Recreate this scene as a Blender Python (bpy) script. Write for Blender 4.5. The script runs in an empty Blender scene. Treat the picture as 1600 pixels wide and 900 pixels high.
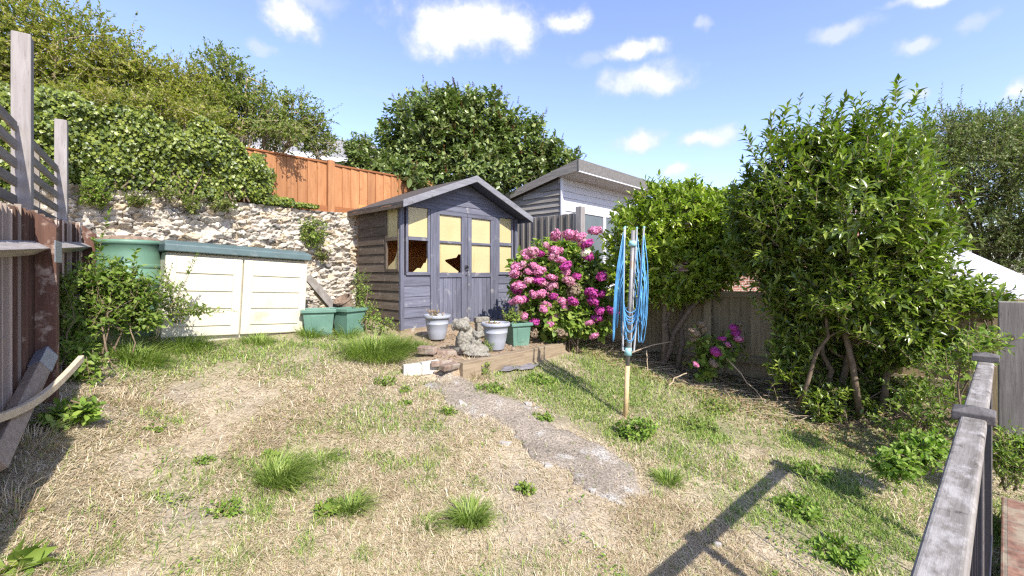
import bpy, bmesh, math
import numpy as np
from mathutils import Vector, noise as mnoise

rng = np.random.default_rng(11)
R = math.radians
scene = bpy.context.scene
col = bpy.data.collections.new("garden")
scene.collection.children.link(col)

# ------------------------------------------------------------------ survey
F, CX, HY, EYE = 700.0, 800.0, 425.0, 1.6     # focal length in photo pixels, centre, horizon, eye height
DX, DY = .687, .7267                          # along the stone wall and the summerhouse front
NX, NY = -.7267, .687                         # away from the garden, into the wall
TH = math.atan2(DY, DX)

def L2W(s, c, z=0.):
    return (s*DX + c*NX, s*DY + c*NY, z)

def at(px, py, Y):
    return np.array([(px-CX)/F*Y, Y, EYE+(HY-py)/F*Y])

def on_line(px, c, py=HY):
    """point of the sight line through px that lies c metres behind the origin in the wall direction -> s, z, Y"""
    k = (px-CX)/F
    Y = c/(k*NX+NY)
    return (k*Y*DX + Y*DY, EYE+(HY-py)/F*Y, Y)

# ------------------------------------------------------------------ noise helpers
_lat = rng.random((64, 64, 64)).astype(np.float32)
def vnoise(x, y, z=0.):
    x = np.asarray(x, float); y = np.asarray(y, float); z = np.zeros_like(x)+z
    xi, yi, zi = np.floor(x).astype(int), np.floor(y).astype(int), np.floor(z).astype(int)
    fx, fy, fz = x-xi, y-yi, z-zi
    fx, fy, fz = fx*fx*(3-2*fx), fy*fy*(3-2*fy), fz*fz*(3-2*fz)
    r = 0
    for i in (0, 1):
        for j in (0, 1):
            for k in (0, 1):
                w = (fx if i else 1-fx)*(fy if j else 1-fy)*(fz if k else 1-fz)
                r = r + w*_lat[(xi+i) % 64, (yi+j) % 64, (zi+k) % 64]
    return r
def fbm(x, y, z=0., o=3):
    a, t, s = 1., 0., 0.
    for i in range(o):
        t = t + a*vnoise(np.asarray(x)*2**i+i*7.3, np.asarray(y)*2**i+i*3.1, np.asarray(z)*2**i+i*5.7); s += a; a *= .5
    return t/s
def sstep(a, b, x):
    t = np.clip((np.asarray(x, float)-a)/(b-a), 0, 1)
    return t*t*(3-2*t)
def unit(v):
    return v/np.maximum(np.linalg.norm(v, axis=-1, keepdims=True), 1e-9)

# left fence line in plan
LF0 = np.array([-4.36, 4.56]); LF1 = np.array([-1.36, .70])
LFD = (LF1-LF0)/np.linalg.norm(LF1-LF0); LFN = np.array([-LFD[1], LFD[0]])   # LFN points into the garden

def zg(x, y, bumps=True):
    x = np.asarray(x, float); y = np.asarray(y, float)
    xc, yc = np.clip(x, -5, 5), np.clip(y, -.5, 8.5)
    z = -.185 - .118*xc + .133*yc
    s = x*DX + y*DY; c = x*NX + y*NY
    t = sstep(5.0, 6.0, s)*sstep(1.5, 3.2, y)
    z = z*(1-t) + t*np.maximum(z, .28)
    dl = (x-LF0[0])*LFN[0] + (y-LF0[1])*LFN[1]
    z = z + .22*np.exp(-(np.maximum(dl, 0)/.42)**2)*(y > -3)*(x < 0)
    # low raised bed in front of the summerhouse
    m = sstep(2.75, 3.02, s+.10*(fbm(c*3, s*3)-.5))*sstep(4.95, 4.75, s)*sstep(3.60, 3.64, c)
    bed = .645 + np.clip(c-3.6, 0, 1.7)*.07
    z = z*(1-m) + m*np.maximum(z, bed)
    # the neighbour's ground behind the retaining wall
    w = sstep(6.62, 6.72, c)
    z = z*(1-w) + w*(2.42)
    if bumps:
        z = z + (fbm(x*2.2, y*2.2, 1.5)-.5)*.05 + (fbm(x*9, y*9, 4.5)-.5)*.02
    return z

def gp(px, py):
    """where the sight line through this photo pixel meets the ground"""
    Y = np.linspace(.5, 14, 3000)
    X = (px-CX)/F*Y
    f = EYE+(HY-py)/F*Y - zg(X, Y, False)
    i = np.argmax(f < 0)
    return np.array([X[i], Y[i], float(zg(X[i], Y[i]))])

# ------------------------------------------------------------------ object helpers
def props(o, label=None, cat=None, group=None, kind=None):
    if label: o["label"] = label
    if cat: o["category"] = cat
    if group: o["group"] = group
    if kind: o["kind"] = kind
    return o

def thing(name, label, cat, loc=(0, 0, 0), rotz=0., group=None, tilt=(0, 0)):
    o = bpy.data.objects.new(name, None)
    col.objects.link(o)
    o.location = loc; o.rotation_euler = (tilt[0], tilt[1], rotz); o.empty_display_size = .1
    return props(o, label, cat, group)

def mesh_np(name, V, faces, mat, parent=None, smooth=False, cols=None):
    """V (n,3); faces = list of integer arrays (m,k)"""
    me = bpy.data.meshes.new(name)
    V = np.asarray(V, np.float32)
    me.vertices.add(len(V)); me.vertices.foreach_set("co", V.ravel())
    faces = [np.asarray(f, np.int32) for f in faces if len(f)]
    loops = np.concatenate([f.ravel() for f in faces])
    tot = np.concatenate([np.full(len(f), f.shape[1], np.int32) for f in faces])
    start = np.concatenate([[0], np.cumsum(tot)[:-1]]).astype(np.int32)
    me.loops.add(len(loops)); me.loops.foreach_set("vertex_index", loops)
    me.polygons.add(len(tot)); me.polygons.foreach_set("loop_start", start); me.polygons.foreach_set("loop_total", tot)
    if smooth: me.polygons.foreach_set("use_smooth", np.ones(len(tot), bool))
    if cols is not None:
        ca = me.color_attributes.new("Col", 'FLOAT_COLOR', 'POINT')
        ca.data.foreach_set("color", np.concatenate([cols, np.ones((len(cols), 1))], 1).astype(np.float32).ravel())
    me.update(calc_edges=True); me.validate()
    me.materials.append(mat)
    o = bpy.data.objects.new(name, me); col.objects.link(o)
    if parent is not None: o.parent = parent
    return o

class MB:
    def __init__(s): s.v = []; s.f = []
    def add(s, vs, fs):
        b = len(s.v); s.v += [tuple(map(float, v)) for v in vs]; s.f += [tuple(i+b for i in f) for f in fs]; return s
    def box(s, x0, x1, y0, y1, z0, z1, taper=0):
        t = taper
        vs = [(x0+t, y0+t, z0), (x1-t, y0+t, z0), (x1-t, y1-t, z0), (x0+t, y1-t, z0), (x0, y0, z1), (x1, y0, z1), (x1, y1, z1), (x0, y1, z1)]
        return s.add(vs, [(3, 2, 1, 0), (4, 5, 6, 7), (0, 1, 5, 4), (1, 2, 6, 5), (2, 3, 7, 6), (3, 0, 4, 7)])
    def bar(s, p, q, w, h, up=(0, 0, 1)):
        """rectangular bar from p to q, w wide sideways, h high along up"""
        p, q = Vector(p), Vector(q); d = (q-p).normalized(); u = Vector(up)
        sx = d.cross(u).normalized(); uz = sx.cross(d).normalized()
        c = [(-w/2, -h/2), (w/2, -h/2), (w/2, h/2), (-w/2, h/2)]
        vs = [p+sx*a+uz*b for a, b in c]+[q+sx*a+uz*b for a, b in c]
        return s.add(vs, [(0, 1, 2, 3), (7, 6, 5, 4), (0, 4, 5, 1), (1, 5, 6, 2), (2, 6, 7, 3), (3, 7, 4, 0)])
    def prism(s, poly, axis, a, b):
        """polygon in the two other axes extruded from a to b along axis"""
        def P(u, v, t): return {'x': (t, u, v), 'y': (u, t, v), 'z': (u, v, t)}[axis]
        n = len(poly)
        vs = [P(u, v, a) for u, v in poly]+[P(u, v, b) for u, v in poly]
        fs = [tuple(range(n)), tuple(range(2*n-1, n-1, -1))]+[(i, i+n, (i+1) % n+n, (i+1) % n) for i in range(n)]
        return s.add(vs, fs)
    def tube(s, pts, r, k=8, cap=True):
        pts = [Vector(p) for p in pts]; n = len(pts)
        rr = r if hasattr(r, '__len__') else [r]*n
        ref = None; vs = []
        for i, p in enumerate(pts):
            t = (pts[min(i+1, n-1)]-pts[max(i-1, 0)]).normalized()
            if ref is None: ref = t.orthogonal().normalized()
            ref = (ref-t*ref.dot(t)); ref = ref.normalized() if ref.length > 1e-6 else t.orthogonal().normalized()
            b = t.cross(ref)
            vs += [p+(ref*math.cos(6.28319*j/k)+b*math.sin(6.28319*j/k))*rr[i] for j in range(k)]
        fs = [(i*k+j, i*k+(j+1) % k, (i+1)*k+(j+1) % k, (i+1)*k+j) for i in range(n-1) for j in range(k)]
        if cap: fs += [tuple(range(k-1, -1, -1)), tuple((n-1)*k+j for j in range(k))]
        return s.add(vs, fs)
    def lathe(s, prof, k=32, c=(0, 0, 0)):
        n = len(prof)
        vs = [(c[0]+r*math.cos(6.28319*j/k), c[1]+r*math.sin(6.28319*j/k), c[2]+z) for r, z in prof for j in range(k)]
        fs = [(i*k+j, i*k+(j+1) % k, (i+1)*k+(j+1) % k, (i+1)*k+j) for i in range(n-1) for j in range(k)]
        return s.add(vs, fs)
    def build(s, name, mat, parent=None, bevel=0., smooth=False, seg=2):
        me = bpy.data.meshes.new(name); me.from_pydata(s.v, [], s.f)
        bm = bmesh.new(); bm.from_mesh(me); bmesh.ops.recalc_face_normals(bm, faces=bm.faces); bm.to_mesh(me); bm.free()
        me.materials.append(mat)
        if smooth: me.polygons.foreach_set("use_smooth", [True]*len(me.polygons))
        o = bpy.data.objects.new(name, me); col.objects.link(o)
        if parent is not None: o.parent = parent
        if bevel:
            m = o.modifiers.new("bevel", 'BEVEL'); m.width = bevel; m.segments = seg; m.limit_method = 'ANGLE'
        return o

# ------------------------------------------------------------------ materials
class NT:
    def __init__(s, name):
        s.m = bpy.data.materials.new(name); s.m.use_nodes = True
        s.t = s.m.node_tree; s.t.nodes.clear(); s.out = s.n('ShaderNodeOutputMaterial')
    def n(s, k, **kw):
        x = s.t.nodes.new(k)
        for a, b in kw.items():
            if a.startswith('i_'):
                key = a[2:]; key = int(key) if key.isdigit() else key.replace('_', ' ')
                x.inputs[key].default_value = b
            else: setattr(x, a, b)
        return x
    def l(s, a, b): s.t.links.new(a, b)
    def ramp(s, fac, stops, interp='LINEAR'):
        r = s.n('ShaderNodeValToRGB'); e = r.color_ramp.elements; r.color_ramp.interpolation = interp
        while len(e) < len(stops): e.new(.5)
        for x, (p, c) in zip(e, stops): x.position = p; x.color = (*c, 1)
        s.l(fac, r.inputs[0]); return r.outputs[0]
    def noise(s, scale, detail=4, vec=None, rough=.55, dist=0.):
        x = s.n('ShaderNodeTexNoise', i_Scale=scale, i_Detail=detail, i_Roughness=rough, i_Distortion=dist)
        if vec is not None: s.l(vec, x.inputs['Vector'])
        return x.outputs['Fac']
    def obj(s, scale=(1, 1, 1)):
        c = s.n('ShaderNodeTexCoord'); m = s.n('ShaderNodeMapping'); m.inputs['Scale'].default_value = scale
        s.l(c.outputs['Object'], m.inputs['Vector']); return m.outputs[0]
    def mix(s, a, b, fac, mode='MIX'):
        x = s.n('ShaderNodeMix', data_type='RGBA', blend_type=mode)
        for sock, v in ((x.inputs[0], fac), (x.inputs[6], a), (x.inputs[7], b)):
            if hasattr(v, 'is_linked'): s.l(v, sock)
            else: sock.default_value = (*v, 1) if hasattr(v, '__len__') else v
        return x.outputs[2]
    def island(s): return s.n('ShaderNodeNewGeometry').outputs['Random Per Island']
    def bump(s, h, strength=.4, dist=.01):
        b = s.n('ShaderNodeBump', i_Strength=strength, i_Distance=dist); s.l(h, b.inputs['Height']); return b.outputs[0]
    def math(s, op, a, b=0.):
        x = s.n('ShaderNodeMath', operation=op)
        for i, v in enumerate((a, b)):
            if hasattr(v, 'is_linked'): s.l(v, x.inputs[i])
            else: x.inputs[i].default_value = v
        return x.outputs[0]
    def bsdf(s, color, rough=.7, normal=None, spec=.4, metal=0., coat=0.):
        p = s.n('ShaderNodeBsdfPrincipled', i_Metallic=metal)
        p.inputs['Specular IOR Level'].default_value = spec; p.inputs['Coat Weight'].default_value = coat
        if hasattr(color, 'is_linked'): s.l(color, p.inputs['Base Color'])
        else: p.inputs['Base Color'].default_value = (*color, 1)
        if hasattr(rough, 'is_linked'): s.l(rough, p.inputs['Roughness'])
        else: p.inputs['Roughness'].default_value = rough
        if normal is not None: s.l(normal, p.inputs['Normal'])
        return p.outputs[0]
    def done(s, sh): s.l(sh, s.out.inputs['Surface']); return s.m

def m_plain(name, c, rough=.6, var=.18, scale=9, dirt=None, spec=.4, metal=0., bump=.1):
    t = NT(name); v = t.obj()
    n = t.noise(scale, 6, v); n2 = t.noise(scale*7, 4, v)
    lo = tuple(x*(1-var) for x in c); hi = tuple(min(1, x*(1+var*.6)) for x in c)
    k = t.ramp(n, [(.3, lo), (.7, hi)])
    if dirt:
        k = t.mix(k, dirt[0], t.ramp(t.noise(scale*.6, 8, v, .7), [(dirt[1], (0, 0, 0)), (dirt[1]+.14, (1, 1, 1))]))
    return t.done(t.bsdf(k, rough, t.bump(n2, bump, .004), spec, metal))

def m_wood(name, c1, c2, axis='x', rough=.8, island=.35, gs=1., alt=None, stain=None, dens=14, flake=None):
    """weathered timber: grain along an object axis, each board its own tone"""
    t = NT(name)
    sc = {'x': (1.1, dens, dens), 'y': (dens, 1.1, dens), 'z': (dens, dens, 1.1)}[axis]
    v = t.obj(tuple(q*gs for q in sc)); isl = t.island()
    off = t.n('ShaderNodeVectorMath', operation='ADD'); t.l(v, off.inputs[0])
    cmb = t.n('ShaderNodeCombineXYZ'); k = t.math('MULTIPLY', isl, 37.)
    for i in range(3): t.l(k, cmb.inputs[i])
    t.l(cmb.outputs[0], off.inputs[1]); vv = off.outputs[0]
    n = t.noise(2.2, 8, vv, .62, .6); fine = t.noise(9, 5, vv, .7)
    k1 = t.ramp(n, [(.25, c1), (.5, tuple((a+b)/2 for a, b in zip(c1, c2))), (.75, c2)])
    k1 = t.mix(k1, tuple(a*.45 for a in c1), t.ramp(fine, [(.58, (0, 0, 0)), (.72, (.65, .65, .65))]))
    if stain:
        k1 = t.mix(k1, stain[0], t.ramp(t.noise(stain[2], 7, t.obj(), .65), [(stain[1], (0, 0, 0)), (stain[1]+.12, (1, 1, 1))]))
    if flake: k1 = t.mix(k1, flake[0], t.ramp(t.noise(flake[2], 9, t.obj((.5, 1, 1)), .72), [(flake[1], (0, 0, 0)), (flake[1]+.14, (.85, .85, .85))]))
    if alt: k1 = t.mix(k1, alt, t.ramp(t.math('FRACT', t.math('MULTIPLY', isl, 7.31)), [(.60, (0, 0, 0)), (.64, (.8, .8, .8))]))
    h = t.n('ShaderNodeHueSaturation'); t.l(k1, h.inputs['Color'])
    t.l(t.math('ADD', t.math('MULTIPLY', isl, island*2), 1-island), h.inputs['Value'])
    return t.done(t.bsdf(h.outputs[0], rough, t.bump(fine, .35, .004), .25))

def m_leaf(name, cols, trans=.35, rough=.5, spec=.35, patch=None, pscale=1.3):
    """leaf tissue: every leaf its own hue, some see-through"""
    t = NT(name); isl = t.island()
    k = t.ramp(isl, [(i/(max(1, len(cols)-1)), c) for i, c in enumerate(cols)])
    if patch:
        k = t.mix(k, patch, t.ramp(t.noise(pscale, 3, t.obj()), [(.48, (0, 0, 0)), (.68, (.8, .8, .8))]))
    a = t.bsdf(k, rough, None, spec)
    tr = t.n('ShaderNodeBsdfTranslucent')
    t.l(t.mix(k, (1.0, 1.35, .45), .999, 'MULTIPLY'), tr.inputs[0])
    mx = t.n('ShaderNodeMixShader', i_0=trans); t.l(a, mx.inputs[1]); t.l(tr.outputs[0], mx.inputs[2])
    return t.done(mx.outputs[0])

def m_attr(name, rough=.9, amp=.25, scale=35, bump=.5):
    t = NT(name); a = t.n('ShaderNodeAttribute', attribute_name="Col"); v = t.obj()
    n = t.noise(scale, 6, v, .65)
    k = t.mix(a.outputs['Color'], t.ramp(n, [(.25, (1-amp*2,)*3), (.75, (1+amp,)*3)]), .999, 'MULTIPLY')
    return t.done(t.bsdf(k, rough, t.bump(t.noise(scale*2, 5, v), bump, .01), .2))

M = {}
M['bark'] = m_plain('bark', (.16, .115, .075), .9, .4, 25, bump=.6)
M['twig'] = m_plain('twig', (.22, .16, .10), .9, .3, 25)
M['pale_twig'] = m_plain('pale_twig', (.40, .31, .20), .9, .3, 25)
M['stone'] = m_attr('stone')
M['orange_board'] = m_wood('orange_board', (.26, .112, .045), (.43, .205, .09), 'z', .75, .2, stain=((.19, .08, .032), .60, 6))
M['orange_rail'] = m_wood('orange_rail', (.20, .072, .026), (.30, .12, .046), 'x', .75, .15)
M['pole_metal'] = m_plain('pole_metal', (.24, .23, .225), .5, .2, 10, dirt=((.24, .125, .06), .56), metal=.3)
M['brown_rail'] = m_wood('brown_rail', (.22, .165, .12), (.38, .30, .225), 'x', .85, .1)
M['brown_board'] = m_wood('brown_board', (.062, .046, .032), (.155, .12, .09), 'y', .85, .22, stain=((.25, .215, .17), .60, 9))
M['blue_x'] = m_wood('blue_x', (.068, .069, .09), (.155, .158, .198), 'x', .75, .16, stain=((.27, .255, .245), .60, 7))
M['blue_z'] = m_wood('blue_z', (.068, .069, .09), (.16, .163, .204), 'z', .75, .16, stain=((.28, .265, .255), .60, 7))
M['dark_blue'] = m_wood('dark_blue', (.055, .06, .095), (.105, .115, .17), 'x', .75, .1)
M['barge'] = m_wood('barge', (.13, .128, .14), (.26, .255, .27), 'x', .8, .15, stain=((.08, .075, .08), .6, 9))
M['felt'] = m_plain('felt', (.075, .062, .055), .95, .35, 14, bump=.6)
M['inside'] = m_wood('inside', (.50, .20, .065), (.66, .29, .10), 'x', .7, .15)
t_ = NT('pane'); k_ = t_.ramp(t_.noise(2.2, 5, t_.obj()), [(.3, (.50, .41, .21)), (.7, (.58, .49, .265))])
a_ = t_.bsdf(k_, .22, None, .6); b_ = t_.n('ShaderNodeBsdfTransparent'); b_.inputs[0].default_value = (.95, .80, .50, 1); c_ = t_.n('ShaderNodeMixShader', i_0=.2); t_.l(a_, c_.inputs[1]); t_.l(b_.outputs[0], c_.inputs[2]); M['pane'] = t_.done(c_.outputs[0])
M['iron'] = m_plain('iron', (.05, .05, .055), .45, .3, 20, metal=.6)
M['concrete'] = m_plain('concrete', (.40, .37, .33), .95, .25, 8, dirt=((.22, .19, .15), .55), bump=.6)
M['cream'] = m_plain('cream', (.52, .48, .37), .45, .08, 3, dirt=((.37, .32, .23), .585), bump=.08)
M['teal'] = m_plain('teal', (.085, .125, .125), .5, .2, 6, dirt=((.19, .215, .20), .54), bump=.15)
M['green_plastic'] = m_plain('green_plastic', (.105, .20, .15), .5, .16, 7, dirt=((.20, .27, .21), .56), bump=.1)
M['butt'] = m_plain('butt', (.115, .215, .15), .5, .14, 5, dirt=((.19, .26, .19), .54), bump=.08)
M['debris'] = m_plain('debris', (.24, .17, .12), .95, .5, 22, bump=.9)
M['pot'] = m_plain('pot', (.30, .315, .35), .5, .06, 10, dirt=((.23, .235, .245), .58), bump=.08)
M['soil'] = m_plain('soil', (.20, .155, .115), .95, .5, 26, bump=1.)
M['dry_soil'] = m_plain('dry_soil', (.42, .40, .37), .95, .4, 30, bump=1.)
M['statue'] = m_plain('statue', (.26, .24, .195), .95, .5, 55, dirt=((.09, .08, .06), .52), bump=1.)
M['sleeper'] = m_wood('sleeper', (.17, .125, .08), (.34, .265, .18), 'x', .85, .1, stain=((.42, .385, .33), .6, 8))
M['white_brick'] = m_plain('white_brick', (.47, .45, .40), .85, .16, 14, dirt=((.28, .235, .18), .585), bump=.7)
M['red_brick'] = m_plain('red_brick', (.235, .165, .125), .9, .4, 16, dirt=((.30, .26, .21), .5), bump=.8)
M['old_fence'] = m_wood('old_fence', (.20, .15, .085), (.41, .325, .195), 'z', .9, .2, stain=((.16, .16, .08), .60, 3))
M['old_rail'] = m_wood('old_rail', (.20, .16, .10), (.38, .31, .20), 'x', .9, .15)
M['grey_board'] = m_wood('grey_board', (.11, .097, .083), (.26, .235, .205), 'z', .9, .25)
M['grey_post'] = m_wood('grey_post', (.15, .13, .11), (.30, .27, .235), 'z', .9, .1, dens=11, stain=((.10, .085, .07), .62, 7))
M['pale_post'] = m_wood('pale_post', (.19, .168, .155), (.32, .293, .278), 'z', .85, .08, dens=11)
M['slat'] = m_wood('slat', (.13, .112, .095), (.25, .22, .19), 'x', .9, .15)
M['clap'] = m_wood('clap', (.13, .115, .10), (.30, .275, .245), 'y', .9, .25)
M['white_paint'] = m_plain('white_paint', (.52, .51, .52), .5, .06, 8, dirt=((.40, .38, .35), .64))
M['soffit'] = m_plain('soffit', (.52, .49, .46), .7, .1, 20)
M['fascia'] = m_plain('fascia', (.15, .14, .13), .95, .35, 40, bump=.6)
M['glass'] = m_plain('glass', (.10, .115, .115), .25, .15, 3, spec=.5, bump=0.)
M['pale_brown'] = m_wood('pale_brown', (.062, .035, .024), (.145, .08, .055), 'z', .8, .35, stain=((.34, .26, .21), .62, 9), alt=(.42, .345, .285))
M['post_brown'] = m_wood('post_brown', (.075, .037, .026), (.15, .078, .054), 'z', .8, .1, stain=((.36, .28, .23), .55, 9))
M['arris'] = m_wood('arris', (.20, .175, .16), (.40, .365, .34), 'x', .85, .1)
M['lath'] = m_wood('lath', (.42, .33, .22), (.62, .52, .37), 'x', .85, .1)
M['zinc'] = m_plain('zinc', (.30, .32, .35), .5, .2, 16, metal=.5)
M['handrail'] = m_wood('handrail', (.11, .092, .076), (.29, .265, .235), 'x', .75, .1, dens=16, stain=((.045, .034, .022), .56, 13), flake=((.37, .345, .32), .49, 17))
M['cap'] = m_wood('cap', (.07, .06, .055), (.16, .145, .135), 'x', .7, .1)
M['black_metal'] = m_plain('black_metal', (.025, .027, .036), .35, .3, 20)
M['canopy'] = m_plain('canopy', (.50, .475, .56), .7, .04, 2)
M['blue_cord'] = m_plain('blue_cord', (.09, .29, .52), .5, .4, 9)
M['arm_metal'] = m_plain('arm_metal', (.42, .43, .44), .45, .14, 10, dirt=((.30, .17, .085), .57), metal=.3)
M['rust_pole'] = m_plain('rust_pole', (.50, .36, .19), .6, .25, 12, dirt=((.34, .17, .07), .57))
M['hub'] = m_plain('hub', (.28, .50, .50), .5, .15, 12)
M['brick_wall'] = None
M['membrane'] = m_plain('membrane', (.16, .145, .155), .9, .3, 14, dirt=((.3, .26, .22), .56), bump=.8)
M['roof_grey'] = m_plain('roof_grey', (.22, .21, .21), .9, .2, 6)
M['roof_red'] = m_plain('roof_red', (.17, .105, .08), .9, .3, 9)
M['white_render'] = m_plain('white_render', (.66, .64, .60), .9, .1, 3)

def m_brick(name, c1, c2, mortar, scale=1., flat=False, moss=None):
    t = NT(name); c = t.n('ShaderNodeTexCoord'); mp = t.n('ShaderNodeMapping')
    if not flat: mp.inputs['Rotation'].default_value = (R(90), 0, 0)
    t.l(c.outputs['Object'], mp.inputs[0])
    b = t.n('ShaderNodeTexBrick', i_Scale=scale, i_Color1=(*c1, 1), i_Color2=(*c2, 1), i_Mortar=(*mortar, 1))
    b.inputs['Mortar Size'].default_value = .008; b.inputs['Brick Width'].default_value = .215; b.inputs['Row Height'].default_value = .075
    if flat: b.inputs['Row Height'].default_value = .105
    t.l(mp.outputs[0], b.inputs['Vector'])
    n = t.noise(24, 6, t.obj()); k = t.mix(b.outputs['Color'], t.ramp(n, [(.3, (.6, .6, .6)), (.7, (1.25, 1.25, 1.25))]), .999, 'MULTIPLY')
    if moss: k = t.mix(k, moss, t.ramp(t.noise(5, 6, t.obj()), [(.5, (0, 0, 0)), (.62, (.8, .8, .8))]))
    return t.done(t.bsdf(k, .9, t.bump(t.math('SUBTRACT', n, b.outputs['Fac']), .6, .01), .2))
M['brick_wall'] = m_brick('brick_wall', (.32, .15, .10), (.24, .10, .07), (.42, .38, .33))
M['brick_paving'] = m_brick('brick_paving', (.27, .15, .105), (.20, .11, .08), (.20, .16, .12), 1., True, (.30, .25, .18))

# leaf materials
M['ivy'] = m_leaf('ivy', [(.045, .075, .012), (.135, .175, .025), (.25, .285, .045)], .22, .4, .45)
M['hedge'] = m_leaf('hedge', [(.11, .145, .026), (.22, .25, .042), (.35, .345, .065), (.19, .185, .045)], .42, .5, .3, (.34, .30, .05), 1.6)
M['hedge_green'] = m_leaf('hedge_green', [(.10, .145, .034), (.20, .24, .055), (.30, .315, .08)], .42, .5, .3)
M['lilac'] = m_leaf('lilac', [(.075, .115, .03), (.15, .20, .055), (.25, .285, .09)], .22, .36, .55)
M['rust'] = m_leaf('rust', [(.18, .075, .03), (.13, .06, .03), (.22, .11, .05)], .1, .9, .1)
M['laurel'] = m_leaf('laurel', [(.11, .17, .018), (.23, .31, .03), (.37, .42, .06)], .3, .28, .6)
M['privet'] = m_leaf('privet', [(.06, .10, .014), (.15, .21, .028), (.30, .355, .06)], .28, .3, .6)
M['far_tree'] = m_leaf('far_tree', [(.075, .11, .03), (.145, .185, .05), (.22, .245, .075)], .3, .45, .4)
M['hyd_leaf'] = m_leaf('hyd_leaf', [(.12, .19, .034), (.20, .285, .05), (.31, .355, .075)], .35, .5, .3)
M['bramble'] = m_leaf('bramble', [(.095, .155, .025), (.165, .245, .04), (.26, .33, .07)], .36, .5, .3)
M['weed'] = m_leaf('weed', [(.11, .19, .03), (.20, .30, .05), (.30, .39, .08)], .36, .55, .25)
M['dead_leaf'] = m_leaf('dead_leaf', [(.25, .17, .09), (.38, .27, .15), (.30, .20, .12)], .2, .9, .1)
M['petal_pink'] = m_leaf('petal_pink', [(.50, .12, .29), (.62, .21, .40), (.71, .37, .51)], .3, .6, .2)
M['petal_deep'] = m_leaf('petal_deep', [(.36, .035, .22), (.50, .07, .30), (.46, .08, .38)], .3, .6, .2)
M['petal_pale'] = m_leaf('petal_pale', [(.62, .30, .42), (.60, .24, .40), (.64, .44, .40)], .3, .6, .2)
M['petal_white'] = m_leaf('petal_white', [(.78, .74, .64), (.72, .66, .58)], .3, .6, .2)
M['petal_dead'] = m_leaf('petal_dead', [(.20, .145, .10), (.30, .225, .16), (.25, .19, .135)], .2, .9, .1)
M['straw'] = m_leaf('straw', [(.26, .18, .105), (.50, .40, .265), (.64, .53, .375), (.43, .32, .20), (.58, .475, .33), (.76, .66, .51), (.37, .265, .165)], .2, .7, .2)
M['thatch'] = m_leaf('thatch', [(.27, .19, .115), (.44, .33, .215), (.54, .43, .285), (.36, .26, .16), (.58, .475, .33)], .2, .8, .15)
M['lawn_green'] = m_leaf('lawn_green', [(.09, .16, .025), (.18, .285, .05), (.30, .385, .085), (.42, .42, .16)], .3, .6, .25)
M['tuft'] = m_leaf('tuft', [(.12, .18, .035), (.24, .32, .065), (.38, .44, .13)], .35, .5, .3)

# ------------------------------------------------------------------ foliage geometry
T_OVAL = (np.array([(0, 0, 0), (.32, .46, .10), (.72, .36, .07), (1, 0, -.06), (.72, -.36, .07), (.32, -.46, .10), (.5, 0, 0.)]),
          [np.array([(0, 6, 1), (1, 6, 2), (2, 6, 3), (0, 5, 6), (5, 4, 6), (4, 3, 6)])])
T_LANCE = (np.array([(0, 0, 0), (.42, .5, .12), (1, 0, -.12), (.42, -.5, .12), (.5, 0, 0.)]),
           [np.array([(0, 4, 1), (4, 2, 1), (0, 3, 4), (4, 3, 2)])])
T_QUAD = (np.array([(0, 0, 0), (.5, .5, .08), (1, 0, 0), (.5, -.5, .08)]), [np.array([(0, 2, 1), (0, 3, 2)])])
T_IVY = (np.array([(0, 0, 0), (-.08, .42, .05), (.38, .30, .06), (.45, .55, .02), (1, 0, -.06), (.45, -.55, .02), (.38, -.30, .06), (-.08, -.42, .05)]),
         [np.array([(0, 2, 1), (0, 4, 2), (2, 4, 3), (0, 7, 6), (0, 6, 4), (6, 5, 4)])])

def place(P, D, N, L, W, T):
    tv, tf = T
    D = unit(D); B = unit(np.cross(N, D)); N2 = np.cross(D, B)
    n = len(P); L = np.broadcast_to(np.asarray(L, float), (n,)); W = np.broadcast_to(np.asarray(W, float), (n,))
    V = (P[:, None, :] + tv[None, :, 0:1]*L[:, None, None]*D[:, None, :] + tv[None, :, 1:2]*W[:, None, None]*B[:, None, :]
         + tv[None, :, 2:3]*L[:, None, None]*N2[:, None, :])
    k = len(tv); off = (np.arange(n)*k)[:, None, None]
    return V.reshape(-1, 3), [(f[None]+off).reshape(-1, f.shape[1]) for f in tf]

def sticks(P, Q, r0, r1, k=3):
    """many tapered straight twigs"""
    P, Q = np.asarray(P, float), np.asarray(Q, float); n = len(P); D = unit(Q-P)
    ref = np.where(np.abs(D[:, 2:3]) > .9, np.array([[1., 0, 0]]), np.array([[0, 0, 1.]]))
    A = unit(np.cross(D, ref)); B = np.cross(D, A); V = []
    for base, r in ((P, r0), (Q, r1)):
        r = np.broadcast_to(np.asarray(r, float), (n,))[:, None]
        for j in range(k):
            a = 6.28319*j/k; V.append(base+(A*math.cos(a)+B*math.sin(a))*r)
    V = np.stack(V, 1).reshape(-1, 3); o = (np.arange(n)*2*k)[:, None]
    f = np.concatenate([o+np.array([[j, (j+1) % k, k+(j+1) % k, k+j]]) for j in range(k)])
    return V, [f]

def join(parts):
    V = []; Fs = {}; b = 0
    for v, fs in parts:
        V.append(v)
        for f in fs:
            f = np.asarray(f); Fs.setdefault(f.shape[1], []).append(f+b)
        b += len(v)
    return np.concatenate(V), [np.concatenate(x) for x in Fs.values()]

def rdir(n):
    return unit(rng.normal(size=(n, 3)))

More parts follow.
